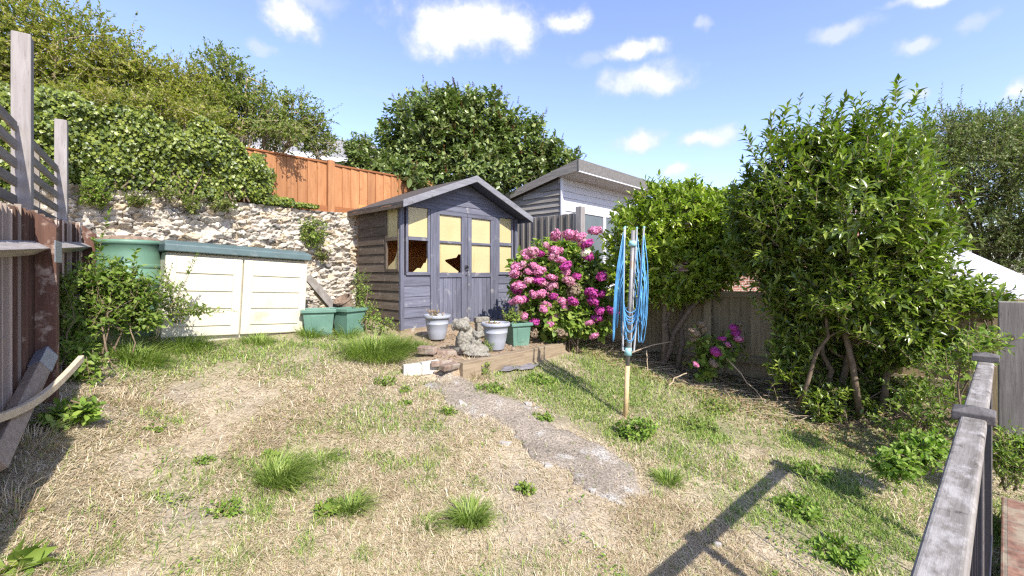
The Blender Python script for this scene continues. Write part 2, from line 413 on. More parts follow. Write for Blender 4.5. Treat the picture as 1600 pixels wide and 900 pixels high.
def blob_points(blobs, n, shell=(.5, 1.), back=.45, lump=.45, freq=2.4):
    """points in lumpy ellipsoids; blobs = (centre, (rx, ry, rz)); the side away from the garden is thinner"""
    w = np.array([b[1][0]*b[1][2] for b in blobs]); idx = rng.choice(len(blobs), n*2, p=w/w.sum())
    C = np.array([b[0] for b in blobs])[idx]; Rr = np.array([b[1] for b in blobs])[idx]
    u = rdir(n*2)
    keep = (u[:, 1] < .25) | (rng.random(n*2) < back); C, Rr, u, idx = C[keep][:n], Rr[keep][:n], u[keep][:n], idx[keep][:n]
    r = shell[0]+(shell[1]-shell[0])*rng.random(len(u))**.6
    r = r*(1-lump/2+lump*vnoise(u[:, 0]*freq+idx*3.7+9, u[:, 1]*freq+20, u[:, 2]*freq+idx*1.3+31)*1.1)
    return C+u*Rr*r[:, None], u, idx

def shoots(P, D, length, nleaf, L, ratio, T, spread=55, droop=.15, curve=.15, jitter=.25, up=.55, opposite=False):
    """leafy shoots: returns leaf mesh and twig mesh"""
    n = len(P); D = unit(D); length = np.broadcast_to(np.asarray(length, float), (n,))
    ref = np.where(np.abs(D[:, 2:3]) > .93, np.array([[1., 0, 0]]), np.array([[0, 0, 1.]]))
    A = unit(np.cross(D, ref)); B = np.cross(D, A)
    t = (np.arange(nleaf)+.6)/nleaf
    az0 = rng.random(n)*6.28
    if opposite: az = np.repeat(np.arange((nleaf+1)//2)*math.pi/2, 2)[:nleaf]+np.tile([0, math.pi], (nleaf+1)//2)[:nleaf]; t = np.repeat((np.arange((nleaf+1)//2)+.6)/((nleaf+1)//2), 2)[:nleaf]
    else: az = np.arange(nleaf)*2.4
    az = az0[:, None]+az[None]+rng.normal(0, .25, (n, nleaf))
    bend = np.array([0, 0, -1.])*curve
    pos = P[:, None]+D[:, None]*(length[:, None]*t[None])[..., None]+bend*(length[:, None]*t[None]**2)[..., None]
    sp = R(spread)*(1-.45*t)[None, :, None]
    side = A[:, None]*np.cos(az)[..., None]+B[:, None]*np.sin(az)[..., None]
    ld = D[:, None]*np.cos(sp)+side*np.sin(sp)+np.array([0, 0, -droop])+rng.normal(0, jitter, (n, nleaf, 3))*.6
    nr = D[:, None]*.5+np.array([0, 0, up])-side*.2+rng.normal(0, jitter, (n, nleaf, 3))
    size = L*(1-.35*t)[None]*(.5+.9*rng.random((n, nleaf)))
    V = place(pos.reshape(-1, 3), ld.reshape(-1, 3), nr.reshape(-1, 3), size.ravel(), (size*ratio).ravel(), T)
    tw = sticks(P, P+D*length[:, None]+bend*length[:, None], .0035, .001)
    return V, tw

def curve_pts(p, q, sag, n=6, wob=.04):
    p, q = np.array(p, float), np.array(q, float); t = np.linspace(0, 1, n)[:, None]
    w = rng.normal(0, wob, (n, 3))*np.sin(t*math.pi)
    return p+(q-p)*t+np.array([0, 0, 1.])*sag*np.sin(t*math.pi)+w

def shrub(name, label, cat, blobs, base, mat, n=900, slen=(.18, .35), nleaf=14, leaf=.05, ratio=.4, T=T_LANCE, up=.5, out=.9,
          twig='twig', stems=6, stem_r=.025, tops=(), group=None, spread=55, droop=.15, opposite=False, shell=(.45, .98), back=.45,
          curve=.1, lump=.5, foliage='foliage', base_spread=.12, nbranch=5, extra=None):
    base = np.array(base, float)
    t = thing(name, label, cat, base, group=group)
    P, u, idx = blob_points(blobs, n, shell, back, lump)
    D = u*out+np.array([0, 0, up])+rng.normal(0, .45, P.shape)
    ln = rng.uniform(slen[0], slen[1], len(P))
    P2 = P-unit(D)*ln[:, None]*.7
    lv, tw = shoots(P2, D, ln, nleaf, leaf, ratio, T, spread, droop, curve, opposite=opposite)
    LV, TW = [lv], [tw]
    for (p, d, l, k) in tops:                                # long single shoots standing out of the crown
        a, b = shoots(np.array([p]), np.array([d]), l, k, leaf, ratio, T, spread, droop, curve, opposite=opposite); LV.append(a); TW.append(b)
    mb = MB()
    bl = sorted(range(len(blobs)), key=lambda i: -blobs[i][1][0])
    for i in range(stems):
        c, r = blobs[bl[i % len(blobs)]]
        b0 = base+np.append(rng.normal(0, base_spread, 2), -.05)
        e = np.array(c)+rng.normal(0, .3, 3)*np.array(r)
        pts = curve_pts(b0, e, .08, 7, .035)
        mb.tube(pts, np.linspace(stem_r*(.7+.6*rng.random()), stem_r*.3, 7), 7)
        for j in range(nbranch):
            q = np.array(c)+unit(rng.normal(size=3))*np.array(r)*.85
            st = pts[rng.integers(3, 7)]
            mb.tube(curve_pts(st, q, .04, 5, .03), np.linspace(stem_r*.35, stem_r*.08, 5), 5)
    V, Fs = join(LV); mesh_np(foliage, V-base, Fs, M[mat], t)
    V2, F2 = join(TW); V3 = np.array(mb.v) if mb.v else np.zeros((0, 3))
    o = mesh_np('twigs', V2-base, F2, M[twig], t)
    if mb.v:
        mb.v = [tuple(np.array(v)-base) for v in mb.v]; mb.build('stems', M['bark'] if twig != 'pale_twig' else M[twig], t, smooth=True)
    return t, P, u

def pblob(px, py, Y, rpx, rpy=None, depth=None):
    c = at(px, py, Y); rx = rpx*Y/F; rz = (rpy or rpx)*Y/F
    return (c, (rx, depth or min(rx, rz)*1.0, rz))

# ================================================================== GROUND
def axis(lo, hi, step, far):
    a = np.arange(lo, hi+step/2, step)
    ext = np.geomspace(.3, far, 14)
    return np.concatenate([lo-ext[::-1], a, hi+ext])
gx, gy = axis(-6, 6, .05, 300), axis(-.5, 9, .05, 300)
XX, YY = np.meshgrid(gx, gy); ZZ = zg(XX, YY)
V = np.stack([XX, YY, ZZ], -1).reshape(-1, 3); nx, ny = len(gx), len(gy)
ii, jj = np.meshgrid(np.arange(nx-1), np.arange(ny-1)); q = (jj*nx+ii).ravel()
def lawn_green(x, y):
    """how green the lawn is: mostly straw on the left, greener right of the path"""
    s = x*DX+y*DY; c = x*NX+y*NY
    g = .05+.50*sstep(.58, .76, fbm(x*1.4+4, y*1.4+9, 2.2))
    g = g*.8+.5*sstep(.68, .76, fbm(x*5+1, y*5+6, 4.))
    right = sstep(-.02, .4, x+.8*(y-4.4)+.4*(fbm(x*2.5, y*2.5, 12.)-.5))*sstep(1.6, 2.3, y)
    g = np.maximum(g, right*(.35+.95*sstep(.30, .62, fbm(x*1.7, y*1.7, 7.))))
    g = np.maximum(g, sstep(4.3, 5.2, c+.5*(fbm(x*2, y*2, 2.)-.5))*sstep(3.4, 2.6, s)*.9)
    return np.clip(g, 0, 1)
gr = lawn_green(V[:, 0], V[:, 1])[:, None]
n1 = fbm(V[:, 0]*3, V[:, 1]*3, 3.)[:, None]; n2 = fbm(V[:, 0]*11, V[:, 1]*11, 8.)[:, None]
straw = np.array([.45, .365, .255])*(.75+.5*n2); soil = np.array([.37, .305, .23])*(.8+.4*n2)
gc = straw*(1-sstep(.45, .7, n1))+soil*sstep(.45, .7, n1)
gc = gc*(1-.5*gr)+np.array([.17, .175, .06])*.5*gr
s_ = V[:, 0]*DX+V[:, 1]*DY; c_ = V[:, 0]*NX+V[:, 1]*NY
bedm = (sstep(5.25, 5.6, s_)*sstep(1.6, 2.4, V[:, 1]))[:, None]
gc = gc*(1-bedm)+np.array([.17, .125, .085])*(.7+.6*n2)*bedm
rb = (sstep(2.75, 3.0, s_)*sstep(3.5, 3.6, c_)*sstep(5.0, 4.8, s_)*(c_ < 5.4))[:, None]
gc = gc*(1-rb)+np.array([.33, .245, .165])*(.7+.6*n2)*rb
far = (sstep(6.6, 6.7, c_))[:, None]; gc = gc*(1-far)+np.array([.12, .12, .05])*far
M['ground'] = m_attr('ground', .95, .35, 60, .9)
props(mesh_np('ground', V, [np.stack([q, q+1, q+nx+1, q+nx], 1)], M['ground'], smooth=True, cols=gc), kind='structure')

# concrete path, broken at its edges
pl = [gp(*p)[:2] for p in [(650, 590), (690, 622), (738, 655), (795, 692), (842, 726), (888, 760), (935, 785), (985, 800)]]
prr = [gp(*p)[:2] for p in [(700, 578), (735, 590), (765, 612), (822, 630), (880, 660), (942, 700), (990, 735), (1012, 772)]]
def resample(pts, n):
    pts = np.array(pts); d = np.concatenate([[0], np.cumsum(np.linalg.norm(np.diff(pts, axis=0), axis=1))])
    t = np.linspace(0, d[-1], n); return np.stack([np.interp(t, d, pts[:, 0]), np.interp(t, d, pts[:, 1])], 1)
PL, PR = resample(pl, 90), resample(prr, 90)
PL = PL+(fbm(PL[:, 0]*5, PL[:, 1]*5, 1., 4)-.5)[:, None]*np.array([.40, .10]); PR = PR+(fbm(PR[:, 0]*5, PR[:, 1]*5, 5., 4)-.5)[:, None]*np.array([.40, .10])
u = np.linspace(0, 1, 28)[None, :, None]; G = PL[:, None]*(1-u)+PR[:, None]*u
pz = zg(G[..., 0], G[..., 1])
edge = np.minimum(u[..., 0], 1-u[..., 0]); endf = np.minimum(np.linspace(0, 1, 90), np.linspace(1, 0, 90))[:, None]
pz = pz+.012*sstep(0, .06, edge)*sstep(0, .05, endf)+.004-.03*(edge < .01)
en = np.minimum(edge*2.2, endf*5)+(fbm(G[..., 0]*6, G[..., 1]*6, 17., 4)-.5)*1.15
pz = pz-.05*(1-sstep(.10, .22, en))
PV = np.concatenate([G, pz[..., None]], -1).reshape(-1, 3)
spots = sstep(.66, .74, fbm(PV[:, 0]*9+2, PV[:, 1]*9, 11.))[:, None]; d3 = fbm(PV[:, 0]*5, PV[:, 1]*5, 21.)[:, None]
pc = np.array([.335, .282, .222])*(.7+.6*d3); pc = pc*(1-.8*spots)+np.array([.46, .43, .385])*.8*spots
ii, jj = np.meshgrid(np.arange(27), np.arange(89)); q = (jj*28+ii).ravel()
M['path'] = m_attr('path', .95, .6, 70, 1.)
props(mesh_np('path', PV, [np.stack([q, q+1, q+29, q+28], 1)], M['path'], smooth=True, cols=pc), kind='structure')
PATH_POLY = np.concatenate([PL, PR[::-1]])
def in_poly(x, y, poly):
    ins = np.zeros(len(x), bool); j = len(poly)-1
    for i in range(len(poly)):
        xi, yi = poly[i]; xj, yj = poly[j]
        if yi != yj: ins ^= ((yi > y) != (yj > y)) & (x < (xj-xi)*(y-yi)/(yj-yi)+xi)
        j = i
    return ins

# pale chips of old render lying on the path and lawn
chips = [(790, 695, 14), (825, 628+5, 10), (858, 731, 11), (925, 771, 9), (752, 650, 9), (722, 632, 15), (1122, 855, 8)]
for px, py, r in chips:
    p = gp(px, py); k = 9
    a = np.sort(rng.random(k))*6.28; rr = r*.7*p[1]/F*(.45+.8*rng.random(k))
    poly = [(x, y) for x, y in zip(np.cos(a)*rr, np.sin(a)*rr*.9)]
    o = MB().prism(poly, 'z', -.03, .009).build('concrete_chip', M['concrete'], bevel=.006)
    o.location = p+np.array([0, 0, .012]); o.rotation_euler = (rng.normal(0, .05), rng.normal(0, .05), 0)
    props(o, "flat pale chip of render lying on the dry lawn or path", "stone", "pale chips along the path")

# brick paving at the near right corner
RD = np.array([.7405, .672]); RL = np.array([-.672, .7405])        # along the handrail, and left of it
def rail_pt(t, e, z): p = RD*t+RL*e; return (p[0], p[1], z)
RTH = math.atan2(RD[1], RD[0])
o = MB().box(.6, 4.75, -1.6, .02, -.40, 0).build('brick_paving', M['brick_paving'], bevel=.01)
o.rotation_euler = (0, 0, RTH); props(o, kind='structure')

# ================================================================== STONE WALL
S0, S1, WC = -.95, 6.0, 6.5
t = thing('stone_wall', "rough rubble stone retaining wall behind the cream storage box", 'wall', L2W(S0, WC), TH)
nxw, nzw = 640, 210
sx = np.linspace(0, S1-S0, nxw); top = 2.50+.035*(fbm(sx*2.5, sx*0, 3.)-.5)*2
zz = np.linspace(0, 1, nzw)
SX = np.repeat(sx[None], nzw, 0); SZ = .45+(top[None]-.45)*zz[:, None]
cw, chh = .115, .054
wx = SX+(fbm(SX*9, SZ*9, 1., 4)-.5)*.12; wz = SZ+(fbm(SX*9, SZ*9, 9., 4)-.5)*.085
ci, cj = np.floor(wx/cw).astype(int), np.floor(wz/chh).astype(int)
jit = rng.random((90, 70, 2)); sid = rng.random((90, 70, 6))
F1 = np.full(SX.shape, 9.); F2 = np.full(SX.shape, 9.); ID = np.zeros(SX.shape+(6,)); OX = np.zeros(SX.shape); OZ = np.zeros(SX.shape)
for di in (-1, 0, 1):
    for dj in (-1, 0, 1):
        a, b = (ci+di) % 90, (cj+dj) % 70
        px_ = (ci+di+.12+.76*jit[a, b, 0]+.5*(b % 2))*cw-.25*cw; pz_ = (cj+dj+.1+.8*jit[a, b, 1])*chh
        dx_, dz_ = (wx-px_)*.5, (wz-pz_)
        d = np.sqrt(dx_**2+dz_**2)
        closer = d < F1
        F2 = np.where(closer, F1, np.minimum(F2, d)); F1 = np.where(closer, d, F1)
        ID[closer] = sid[a, b][closer]; OX = np.where(closer, dx_, OX); OZ = np.where(closer, dz_, OZ)
g = (F2-F1)/.028
body = sstep(.02, .34, g)
miss = ID[..., 3] < .10
disp = body*(.018+.06*ID[..., 0]**1.4)+body*((ID[..., 1]-.5)*1.6*OX+(ID[..., 2]-.1)*1.3*OZ)+(fbm(SX*26, SZ*40, 2., 4)-.5)*.055+(fbm(SX*3, SZ*3, 6.)-.5)*.07
disp = np.where(miss, disp*.15, disp)
stonec = np.array([.54, .485, .405])[None, None]*(.8+.4*ID[..., 4:5])
tan = ID[..., 5:6] > .80; stonec = np.where(tan, np.array([.50, .41, .29])*(.8+.4*ID[..., 4:5]), stonec)
flint = ID[..., 5:6] < .07; stonec = np.where(flint, np.array([.26, .24, .22])*(.8+.4*ID[..., 4:5]), stonec)
mort = np.array([.36, .305, .235])[None, None]
wc_ = mort*(1-body[..., None])+stonec*body[..., None]
V = np.stack([SX, -disp, SZ], -1)
cap = [np.stack([sx, np.full(nxw, y), top+.02*(fbm(sx*9, sx*0+y*7, 1.)-.3)], -1) for y in (.05, .12, .2, .3)]
V = np.concatenate([V, np.array(cap)], 0); wc_ = np.concatenate([wc_, np.broadcast_to(np.array([.45, .38, .29]), (4, nxw, 3))*(.8+.4*rng.random((4, nxw, 1)))], 0)
nr = nzw+4; ii, jj = np.meshgrid(np.arange(nxw-1), np.arange(nr-1)); q = (jj*nxw+ii).ravel()
mesh_np('masonry', V.reshape(-1, 3), [np.stack([q, q+1, q+nxw+1, q+nxw], 1)], M['stone'], t, cols=wc_.reshape(-1, 3))

# ================================================================== ORANGE FENCE ON TOP OF THE WALL
FC = 6.62
fz0, fz1 = 2.44, 3.22
sp0 = on_line(520, FC, 300)[0]; panels = [(sp0-1.83-.1, sp0-.1), (sp0+.0, sp0+1.83)]
t = thing('close_board_fence', "orange stained close board fence standing on top of the stone wall", 'fence', L2W(sp0, FC, fz0), TH)
for k, (a, b) in enumerate(panels):
    mb = MB(); n = 13
    dz = -.02*k
    for i in range(n):
        x0 = a+(b-a)*i/n; x1 = a+(b-a)*(i+1)/n+.012; y = .0
        mb.add([(x0-sp0, -.024, .15), (x1-sp0, -.004, .15), (x1-sp0, .008, .15), (x0-sp0, .0, .15),
                (x0-sp0, -.024, fz1-fz0+dz), (x1-sp0, -.004, fz1-fz0+dz), (x1-sp0, .008, fz1-fz0+dz), (x0-sp0, .0, fz1-fz0+dz)],
               [(3, 2, 1, 0), (4, 5, 6, 7), (0, 1, 5, 4), (1, 2, 6, 5), (2, 3, 7, 6), (3, 0, 4, 7)])
    mb.build('panel', M['orange_board'], t)
    MB().box(a-sp0, b-sp0, -.035, .02, fz1-fz0+dz+.002, fz1-fz0+dz+.03).build('capping', M['orange_rail'], t, bevel=.004)
    MB().box(a-sp0, b-sp0, -.045, -.022, -.02, .147).build('gravel_board', M['orange_rail'], t, bevel=.004)
for s in (panels[0][1]+.05,):
    MB().box(s-sp0-.05, s-sp0+.05, -.07, .03, -.02, fz1-fz0+.05).build('post', M['orange_board'], t, bevel=.006)

# ================================================================== SUMMERHOUSE
SC = 5.21
sA = on_line(625, SC)[0]; sB = on_line(806, SC)[0]; SW = sB-sA
zb = .80                                                        # floor
def sx_(px): return on_line(px, SC)[0]-sA
SD = 1.16                                                        # depth
zE, zR = 2.52-zb, 2.96-zb                                        # eaves and ridge of the front wall
t = thing('summerhouse', "small blue grey wooden summerhouse with broken cream panes and a felt roof", 'shed', L2W(sA, SC, zb), TH)
xm = SW/2
# concrete base and bearers
MB().box(-.12, SW+.1, -.22, SD+.05, -.22, -.055).build('concrete_base', M['concrete'], t, bevel=.015)
MB().box(-.01, SW+.01, -.03, SD, -.053, .03).build('bearer', M['sleeper'], t, bevel=.005)
# px of the front frame
xwl0, xwl1 = sx_(636.5), sx_(671); xpl1 = sx_(681); xd0, xdp0, xdp1, xdm, xdq0, xdq1, xd1 = [sx_(p) for p in (681, 685.5, 720, 729.3, 735.5, 765.5, 770)]
xpr1 = sx_(777); xwr0, xwr1 = sx_(778.5), sx_(800)
zs, zm0, zm1, zt = 1.60-zb, 2.035-zb, 2.085-zb, 2.49-zb
def clad(mb, x0, x1, z0, z1, n, y=0., lap=.012):
    h = (z1-z0)/n
    for i in range(n):
        a, b = z0+i*h, z0+(i+1)*h
        mb.add([(x0, y-lap, a), (x1, y-lap, a), (x1, y+.012, a), (x0, y+.012, a), (x0, y-.002, b), (x1, y-.002, b), (x1, y+.012, b), (x0, y+.012, b)],
               [(3, 2, 1, 0), (4, 5, 6, 7), (0, 1, 5, 4), (1, 2, 6, 5), (2, 3, 7, 6), (3, 0, 4, 7)])
for x0, x1 in ((.045, xpl1-.05), (xpr1+.02, SW-.045)):
    mb = MB(); clad(mb, x0, x1, .03, zs-.045, 5); mb.build('front_wall', M['blue_x'], t)
# gable boards
mb = MB(); ng = 5
for i in range(ng):
    za, zc = zE-.02+i*(zR-zE)/ng, zE-.02+(i+1)*(zR-zE)/ng
    xa = xm*(i/ng)*.96; xc = xm*((i+1)/ng)*.96
    mb.add([(xa+.01, -.014, za), (SW-xa-.01, -.014, za), (SW-xa-.01, .01, za), (xa+.01, .01, za), (xc, -.004, zc), (SW-xc, -.004, zc), (SW-xc, .01, zc), (xc, .01, zc)],
           [(3, 2, 1, 0), (4, 5, 6, 7), (0, 1, 5, 4), (1, 2, 6, 5), (2, 3, 7, 6), (3, 0, 4, 7)])
mb.build('gable', M['blue_x'], t)
for x0, x1 in ((-.012, .045), (SW-.045, SW+.012)): MB().box(x0, x1, -.035, .01, .02, zE-.022).build('corner_trim', M['blue_z'], t, bevel=.004)
# head rail right across, posts beside the doors
MB().box(.047, SW-.047, -.022, .02, zt+.002, zE-.021).build('head_rail', M['blue_x'], t, bevel=.003)
for x0, x1 in ((xwl1+.003, xpl1-.003), (xd1+.003, xpr1)):
    MB().box(x0, x1, -.03, .02, .03, zt).build('door_post', M['blue_z'], t, bevel=.004)

def shard(poly, name, par, y0=0.004, y1=.009):
    return MB().prism(poly, 'y', y0, y1).build(name, M['pane'], par)
def window(x0, x1, broken=None):
    w = MB().box(x0, x1, -.028, .02, zs-.045, zs).build('window', M['blue_x'], t, bevel=.004)   # sill
    f = MB()
    f.box(x0-.0, x0+.035, -.02, .018, zs+.001, zt-.001).box(x1-.035, x1, -.02, .018, zs+.001, zt-.001)
    f.build('frame', M['blue_z'], w, bevel=.003)
    MB().box(x0+.036, x1-.036, -.024, .018, zm0, zm1).build('glazing_bar', M['blue_x'], w, bevel=.003)
    shard([(x0+.03, zm1-.01), (x1-.03, zm1-.01), (x1-.03, zt), (x0+.03, zt)], 'pane', w)
    if broken: 
        for p in broken: shard(p, 'broken_pane', w)
    else: shard([(x0+.03, zs), (x1-.03, zs), (x1-.03, zm0+.01), (x0+.03, zm0+.01)], 'pane', w)
a, b = xwl0-.03, xwl1
window(a, b, [[(b-.03, zs), (b-.03, zs+.21), (b-.06, zs+.13), (b-.09, zs+.125), (b-.14, zs+.05), (b-.20, zs+.055), (b-.27, zs), ]])
window(xwr0-.02, xwr1+.01)

def door(x0, x1, p0, p1, broken):
    dz0 = -.005
    d = MB().box(x0, x1, -.018, .015, dz0, .09).build('door', M['blue_x'], t, bevel=.004)        # bottom rail
    MB().box(x0, p0, -.026, .015, .091, zt-.06).build('stile', M['blue_z'], d, bevel=.004)
    MB().box(p1, x1, -.026, .015, .091, zt-.06).build('stile', M['blue_z'], d, bevel=.004)
    MB().box(x0, x1, -.024, .015, zt-.058, zt-.001).build('top_rail', M['blue_x'], d, bevel=.004)
    MB().box(p0+.001, p1-.001, -.024, .015, zs-.08, zs-.01).build('lock_rail', M['blue_x'], d, bevel=.004)
    MB().box(p0+.001, p1-.001, -.022, .015, zm0-.015, zm1-.03).build('glazing_bar', M['blue_x'], d, bevel=.003)
    mb = MB(); n = 5
    for i in range(n): mb.box(p0+(p1-p0)*i/n+.0025, p0+(p1-p0)*(i+1)/n-.0025, -.006, .01, .09, zs-.079)
    mb.build('boarding', M['blue_z'], d, bevel=.002, seg=1)
    shard([(p0-.01, zm1-.04), (p1+.01, zm1-.04), (p1+.01, zt-.05), (p0-.01, zt-.05)], 'pane', d)
    if broken:
        w = p1-p0; h = zm0-zs
        hole = [(p0+.22*w, zs+.40*h), (p0+.80*w, zs+.50*h), (p0+.90*w, zs+.62*h), (p1+.01, zs+.60*h), (p1-.04*w, zs+.30*h), (p1-.10*w, zs+.02*h)]
        tl, tr_, bl_, br_ = (p0-.01, zm0), (p1+.01, zm0), (p0-.01, zs-.02), (p1+.01, zs-.02)
        shard([bl_, (p0+.86*w, zs-.02), hole[5], hole[0], tl], 'broken_pane', d)
        shard([tl, hole[0], hole[1], hole[2], hole[3], tr_], 'broken_pane', d, .0045, .0095)
        shard([(p0+.10*w, zs), (p0+.42*w, zs), (p0+.08*w, zm0-.03)], 'shard', d, -.002, .003)
    else:
        shard([(p0-.01, zs-.02), (p1+.01, zs-.02), (p1+.01, zm0), (p0-.01, zm0)], 'pane', d)
        shard([(p0+.10*(p1-p0), zs), (p0+.26*(p1-p0), zs), (p0+.20*(p1-p0), zs+.30)], 'shard', d, -.002, .003)
    return d
dl_ = door(xd0, xdm-.004, xdp0, xdp1, True); dr_ = door(xdm+.004, xd1, xdq0, xdq1, False)
ring = MB()
rc = (xdm-.035, -.045, 1.66-zb)
ring.tube([(rc[0]+.032*math.cos(a), rc[1], rc[2]+.032*math.sin(a)) for a in np.linspace(0, 6.2832, 17)], .006, 8)
ring.lathe([(0, 0), (.03, .0), (.022, .012), (0, .016)], 14, (0, 0, 0))
vs = ring.v[-14*4:]
ring.v[-14*4:] = [(rc[0]+x, -.028-z, rc[2]+.02+y) for x, y, z in vs]
ring.build('ring_handle', M['iron'], dl_, smooth=True)
MB().tube([(rc[0], -.027, 1.55-zb), (rc[0], -.034, 1.55-zb)], .012, 10).build('keyhole', M['iron'], dl_)
# side wall with window near the front
def c_of(px): # depth along the side wall seen through px
    k = (px-CX)/F; X0, Y0, _ = L2W(sA, SC)
    return (X0-k*Y0)/(k*NY-NX)
yw1, yw0 = c_of(605.), c_of(622.5)
mb = MB()
def sideclad(mb, y0, y1, z0, z1, n):
    h = (z1-z0)/n
    for i in range(n):
        a, b = z0+i*h, z0+(i+1)*h
        mb.add([(-.016, y0, a), (.01, y0, a), (.01, y1, a), (-.016, y1, a), (-.003, y0, b), (.01, y0, b), (.01, y1, b), (-.003, y1, b)],
               [(3, 2, 1, 0), (4, 5, 6, 7), (0, 1, 5, 4), (1, 2, 6, 5), (2, 3, 7, 6), (3, 0, 4, 7)])
nb_ = 6; zsd = .03+nb_*(zE-.05)/13
sideclad(mb, .012, SD-.03, .03, zsd, 6); sideclad(mb, yw1+.03, SD-.03, zsd, zE-.02, 7)
mb.build('side_wall', M['brown_board'], t)
w = MB().box(-.02, .012, .012, yw1+.028, zsd+.001, zsd+.04).build('window', M['brown_board'], t, bevel=.003)
MB().box(-.02, .012, yw1-.005, yw1+.028, zsd+.041, zE-.03).box(-.02, .012, .012, yw0-.004, zsd+.041, zE-.03).build('frame', M['brown_board'], w, bevel=.003)
MB().box(-.022, .012, yw0-.003, yw1-.006, zm0-.01, zm1-.01).build('glazing_bar', M['brown_board'], w, bevel=.003)
MB().prism([(yw0-.003, zm1-.012), (yw1-.006, zm1-.012), (yw1-.006, zE-.02), (yw0-.003, zE-.02)], 'x', .001, .006).build('pane', M['pane'], w)
MB().prism([(yw0-.003, zsd+.03), (yw1-.01, zsd+.03), (yw1-.03, zsd+.08), (yw0+.10, zsd+.16), (yw0+.035, zsd+.27), (yw0+.012, zsd+.42), (yw0-.003, zm0)], 'x', .001, .006).build('broken_pane', M['pane'], w)
# right and back wall, lining, floor
MB().box(SW-.012, SW+.012, .012, SD, .03, zE-.02).build('side_wall', M['brown_board'], t)
mb = MB(); clad(mb, 0, SW, .03, zE+.1, 11, SD-.02)
mb.build('back_wall', M['inside'], t)
MB().box(.02, SW-.02, .03, SD-.035, -.02, .028).build('floor', M['inside'], t)
MB().box(.0125, .02, yw1+.03, SD-.04, .03, zE-.02).box(SW-.02, SW-.0125, .02, SD-.04, .03, zE-.02).build('lining', M['inside'], t)
# roof
OV, SO = .26, .115
def roofside(sgn):
    r = MB(); th = .028
    e = (-SO if sgn < 0 else SW+SO); ze = zE-.035; zr = zR+.03
    r.add([(xm, -OV, zr), (e, -OV, ze), (e, SD+.1, ze), (xm, SD+.1, zr), (xm, -OV, zr+th), (e, -OV, ze+th), (e, SD+.1, ze+th), (xm, SD+.1, zr+th)],
          [(3, 2, 1, 0), (4, 5, 6, 7), (0, 1, 5, 4), (1, 2, 6, 5), (2, 3, 7, 6), (3, 0, 4, 7)])
    o = r.build('roof', M['felt'], t)
    b = MB(); d = .095
    e2 = e+(.012 if sgn > 0 else -.012)
    b.add([(xm, -OV-.022, zr+th+.012), (e2, -OV-.022, ze+th+.012), (e2, -OV-.002, ze+th+.012), (xm, -OV-.002, zr+th+.012),
           (xm, -OV-.022, zr+th+.012-d), (e2, -OV-.022, ze+th+.012-d), (e2, -OV-.002, ze+th+.012-d), (xm, -OV-.002, zr+th+.012-d)],
          [(3, 2, 1, 0), (4, 5, 6, 7), (0, 1, 5, 4), (1, 2, 6, 5), (2, 3, 7, 6), (3, 0, 4, 7)])
    b.build('barge_board', M['barge'], o, bevel=.004)
    x0, x1 = sorted((e, e-.02*sgn))
    MB().box(x0, x1, -OV+.001, SD+.1, ze-.05, ze-.002).build('eaves_board', M['dark_blue'] if sgn > 0 else M['brown_board'], o, bevel=.003)
    # underside boards
    MB().add([(xm, -OV, zr-.012), (e, -OV, ze-.012), (e, 0.02, ze-.012), (xm, 0.02, zr-.012), (xm, -OV, zr-.002), (e, -OV, ze-.002), (e, .02, ze-.002), (xm, .02, zr-.002)],
             [(3, 2, 1, 0), (4, 5, 6, 7), (0, 1, 5, 4), (1, 2, 6, 5), (2, 3, 7, 6), (3, 0, 4, 7)]).build('soffit', M['dark_blue'], o)
roofside(-1); roofside(1)

# ================================================================== STORAGE BOX
bs0 = on_line(251, 5.66)[0]; bs1 = on_line(476, 5.66)[0]; BW = bs1-bs0
zl = .985
t = thing('storage_box', "cream plastic two door storage box with a green lid against the stone wall", 'storage box', L2W(bs0, 5.66, zl), TH, tilt=(0, R(3.0)))
BH, BD = .83, .70
MB().box(.012, BW-.012, .05, BD, -.18, BH).build('body', M['cream'], t, bevel=.015)
for x0, x1 in ((.0, BW/2-.006), (BW/2+.006, BW)):
    d = MB().box(x0, x1, 0, .046, -.05, BH-.04).build('door', M['cream'], t, bevel=.012, seg=3)
    mb = MB()
    for i in range(4):
        z0 = .06+i*.185
        mb.box(x0+.09, x1-.09, -.012, -.0005, z0, z0+.155)
    mb.build('raised_panel', M['cream'], d, bevel=.009, seg=3)
    mb = MB()
    for xx in (x0+.16, x1-.16): mb.tube([(xx, -.006, BH-.075), (xx, .003, BH-.075)], .008, 10)
    mb.build('screw', M['iron'], d)
lid = MB()
lid.add([(-.02, -.045, BH), (BW+.025, -.045, BH), (BW+.025, BD+.03, BH), (-.02, BD+.03, BH), (-.02, -.045, BH+.075), (BW+.025, -.045, BH+.075), (BW+.025, BD+.03, BH+.075), (-.02, BD+.03, BH+.075),
         (.0, .10, BH+.12), (BW-.03, .10, BH+.12), (BW-.03, BD-.05, BH+.13), (.0, BD-.05, BH+.13)],
        [(3, 2, 1, 0), (0, 1, 5, 4), (1, 2, 6, 5), (2, 3, 7, 6), (3, 0, 4, 7), (4, 5, 9, 8), (5, 6, 10, 9), (6, 7, 11, 10), (7, 4, 8, 11), (8, 9, 10, 11)])
lid.build('lid', M['teal'], t, bevel=.012, seg=3)

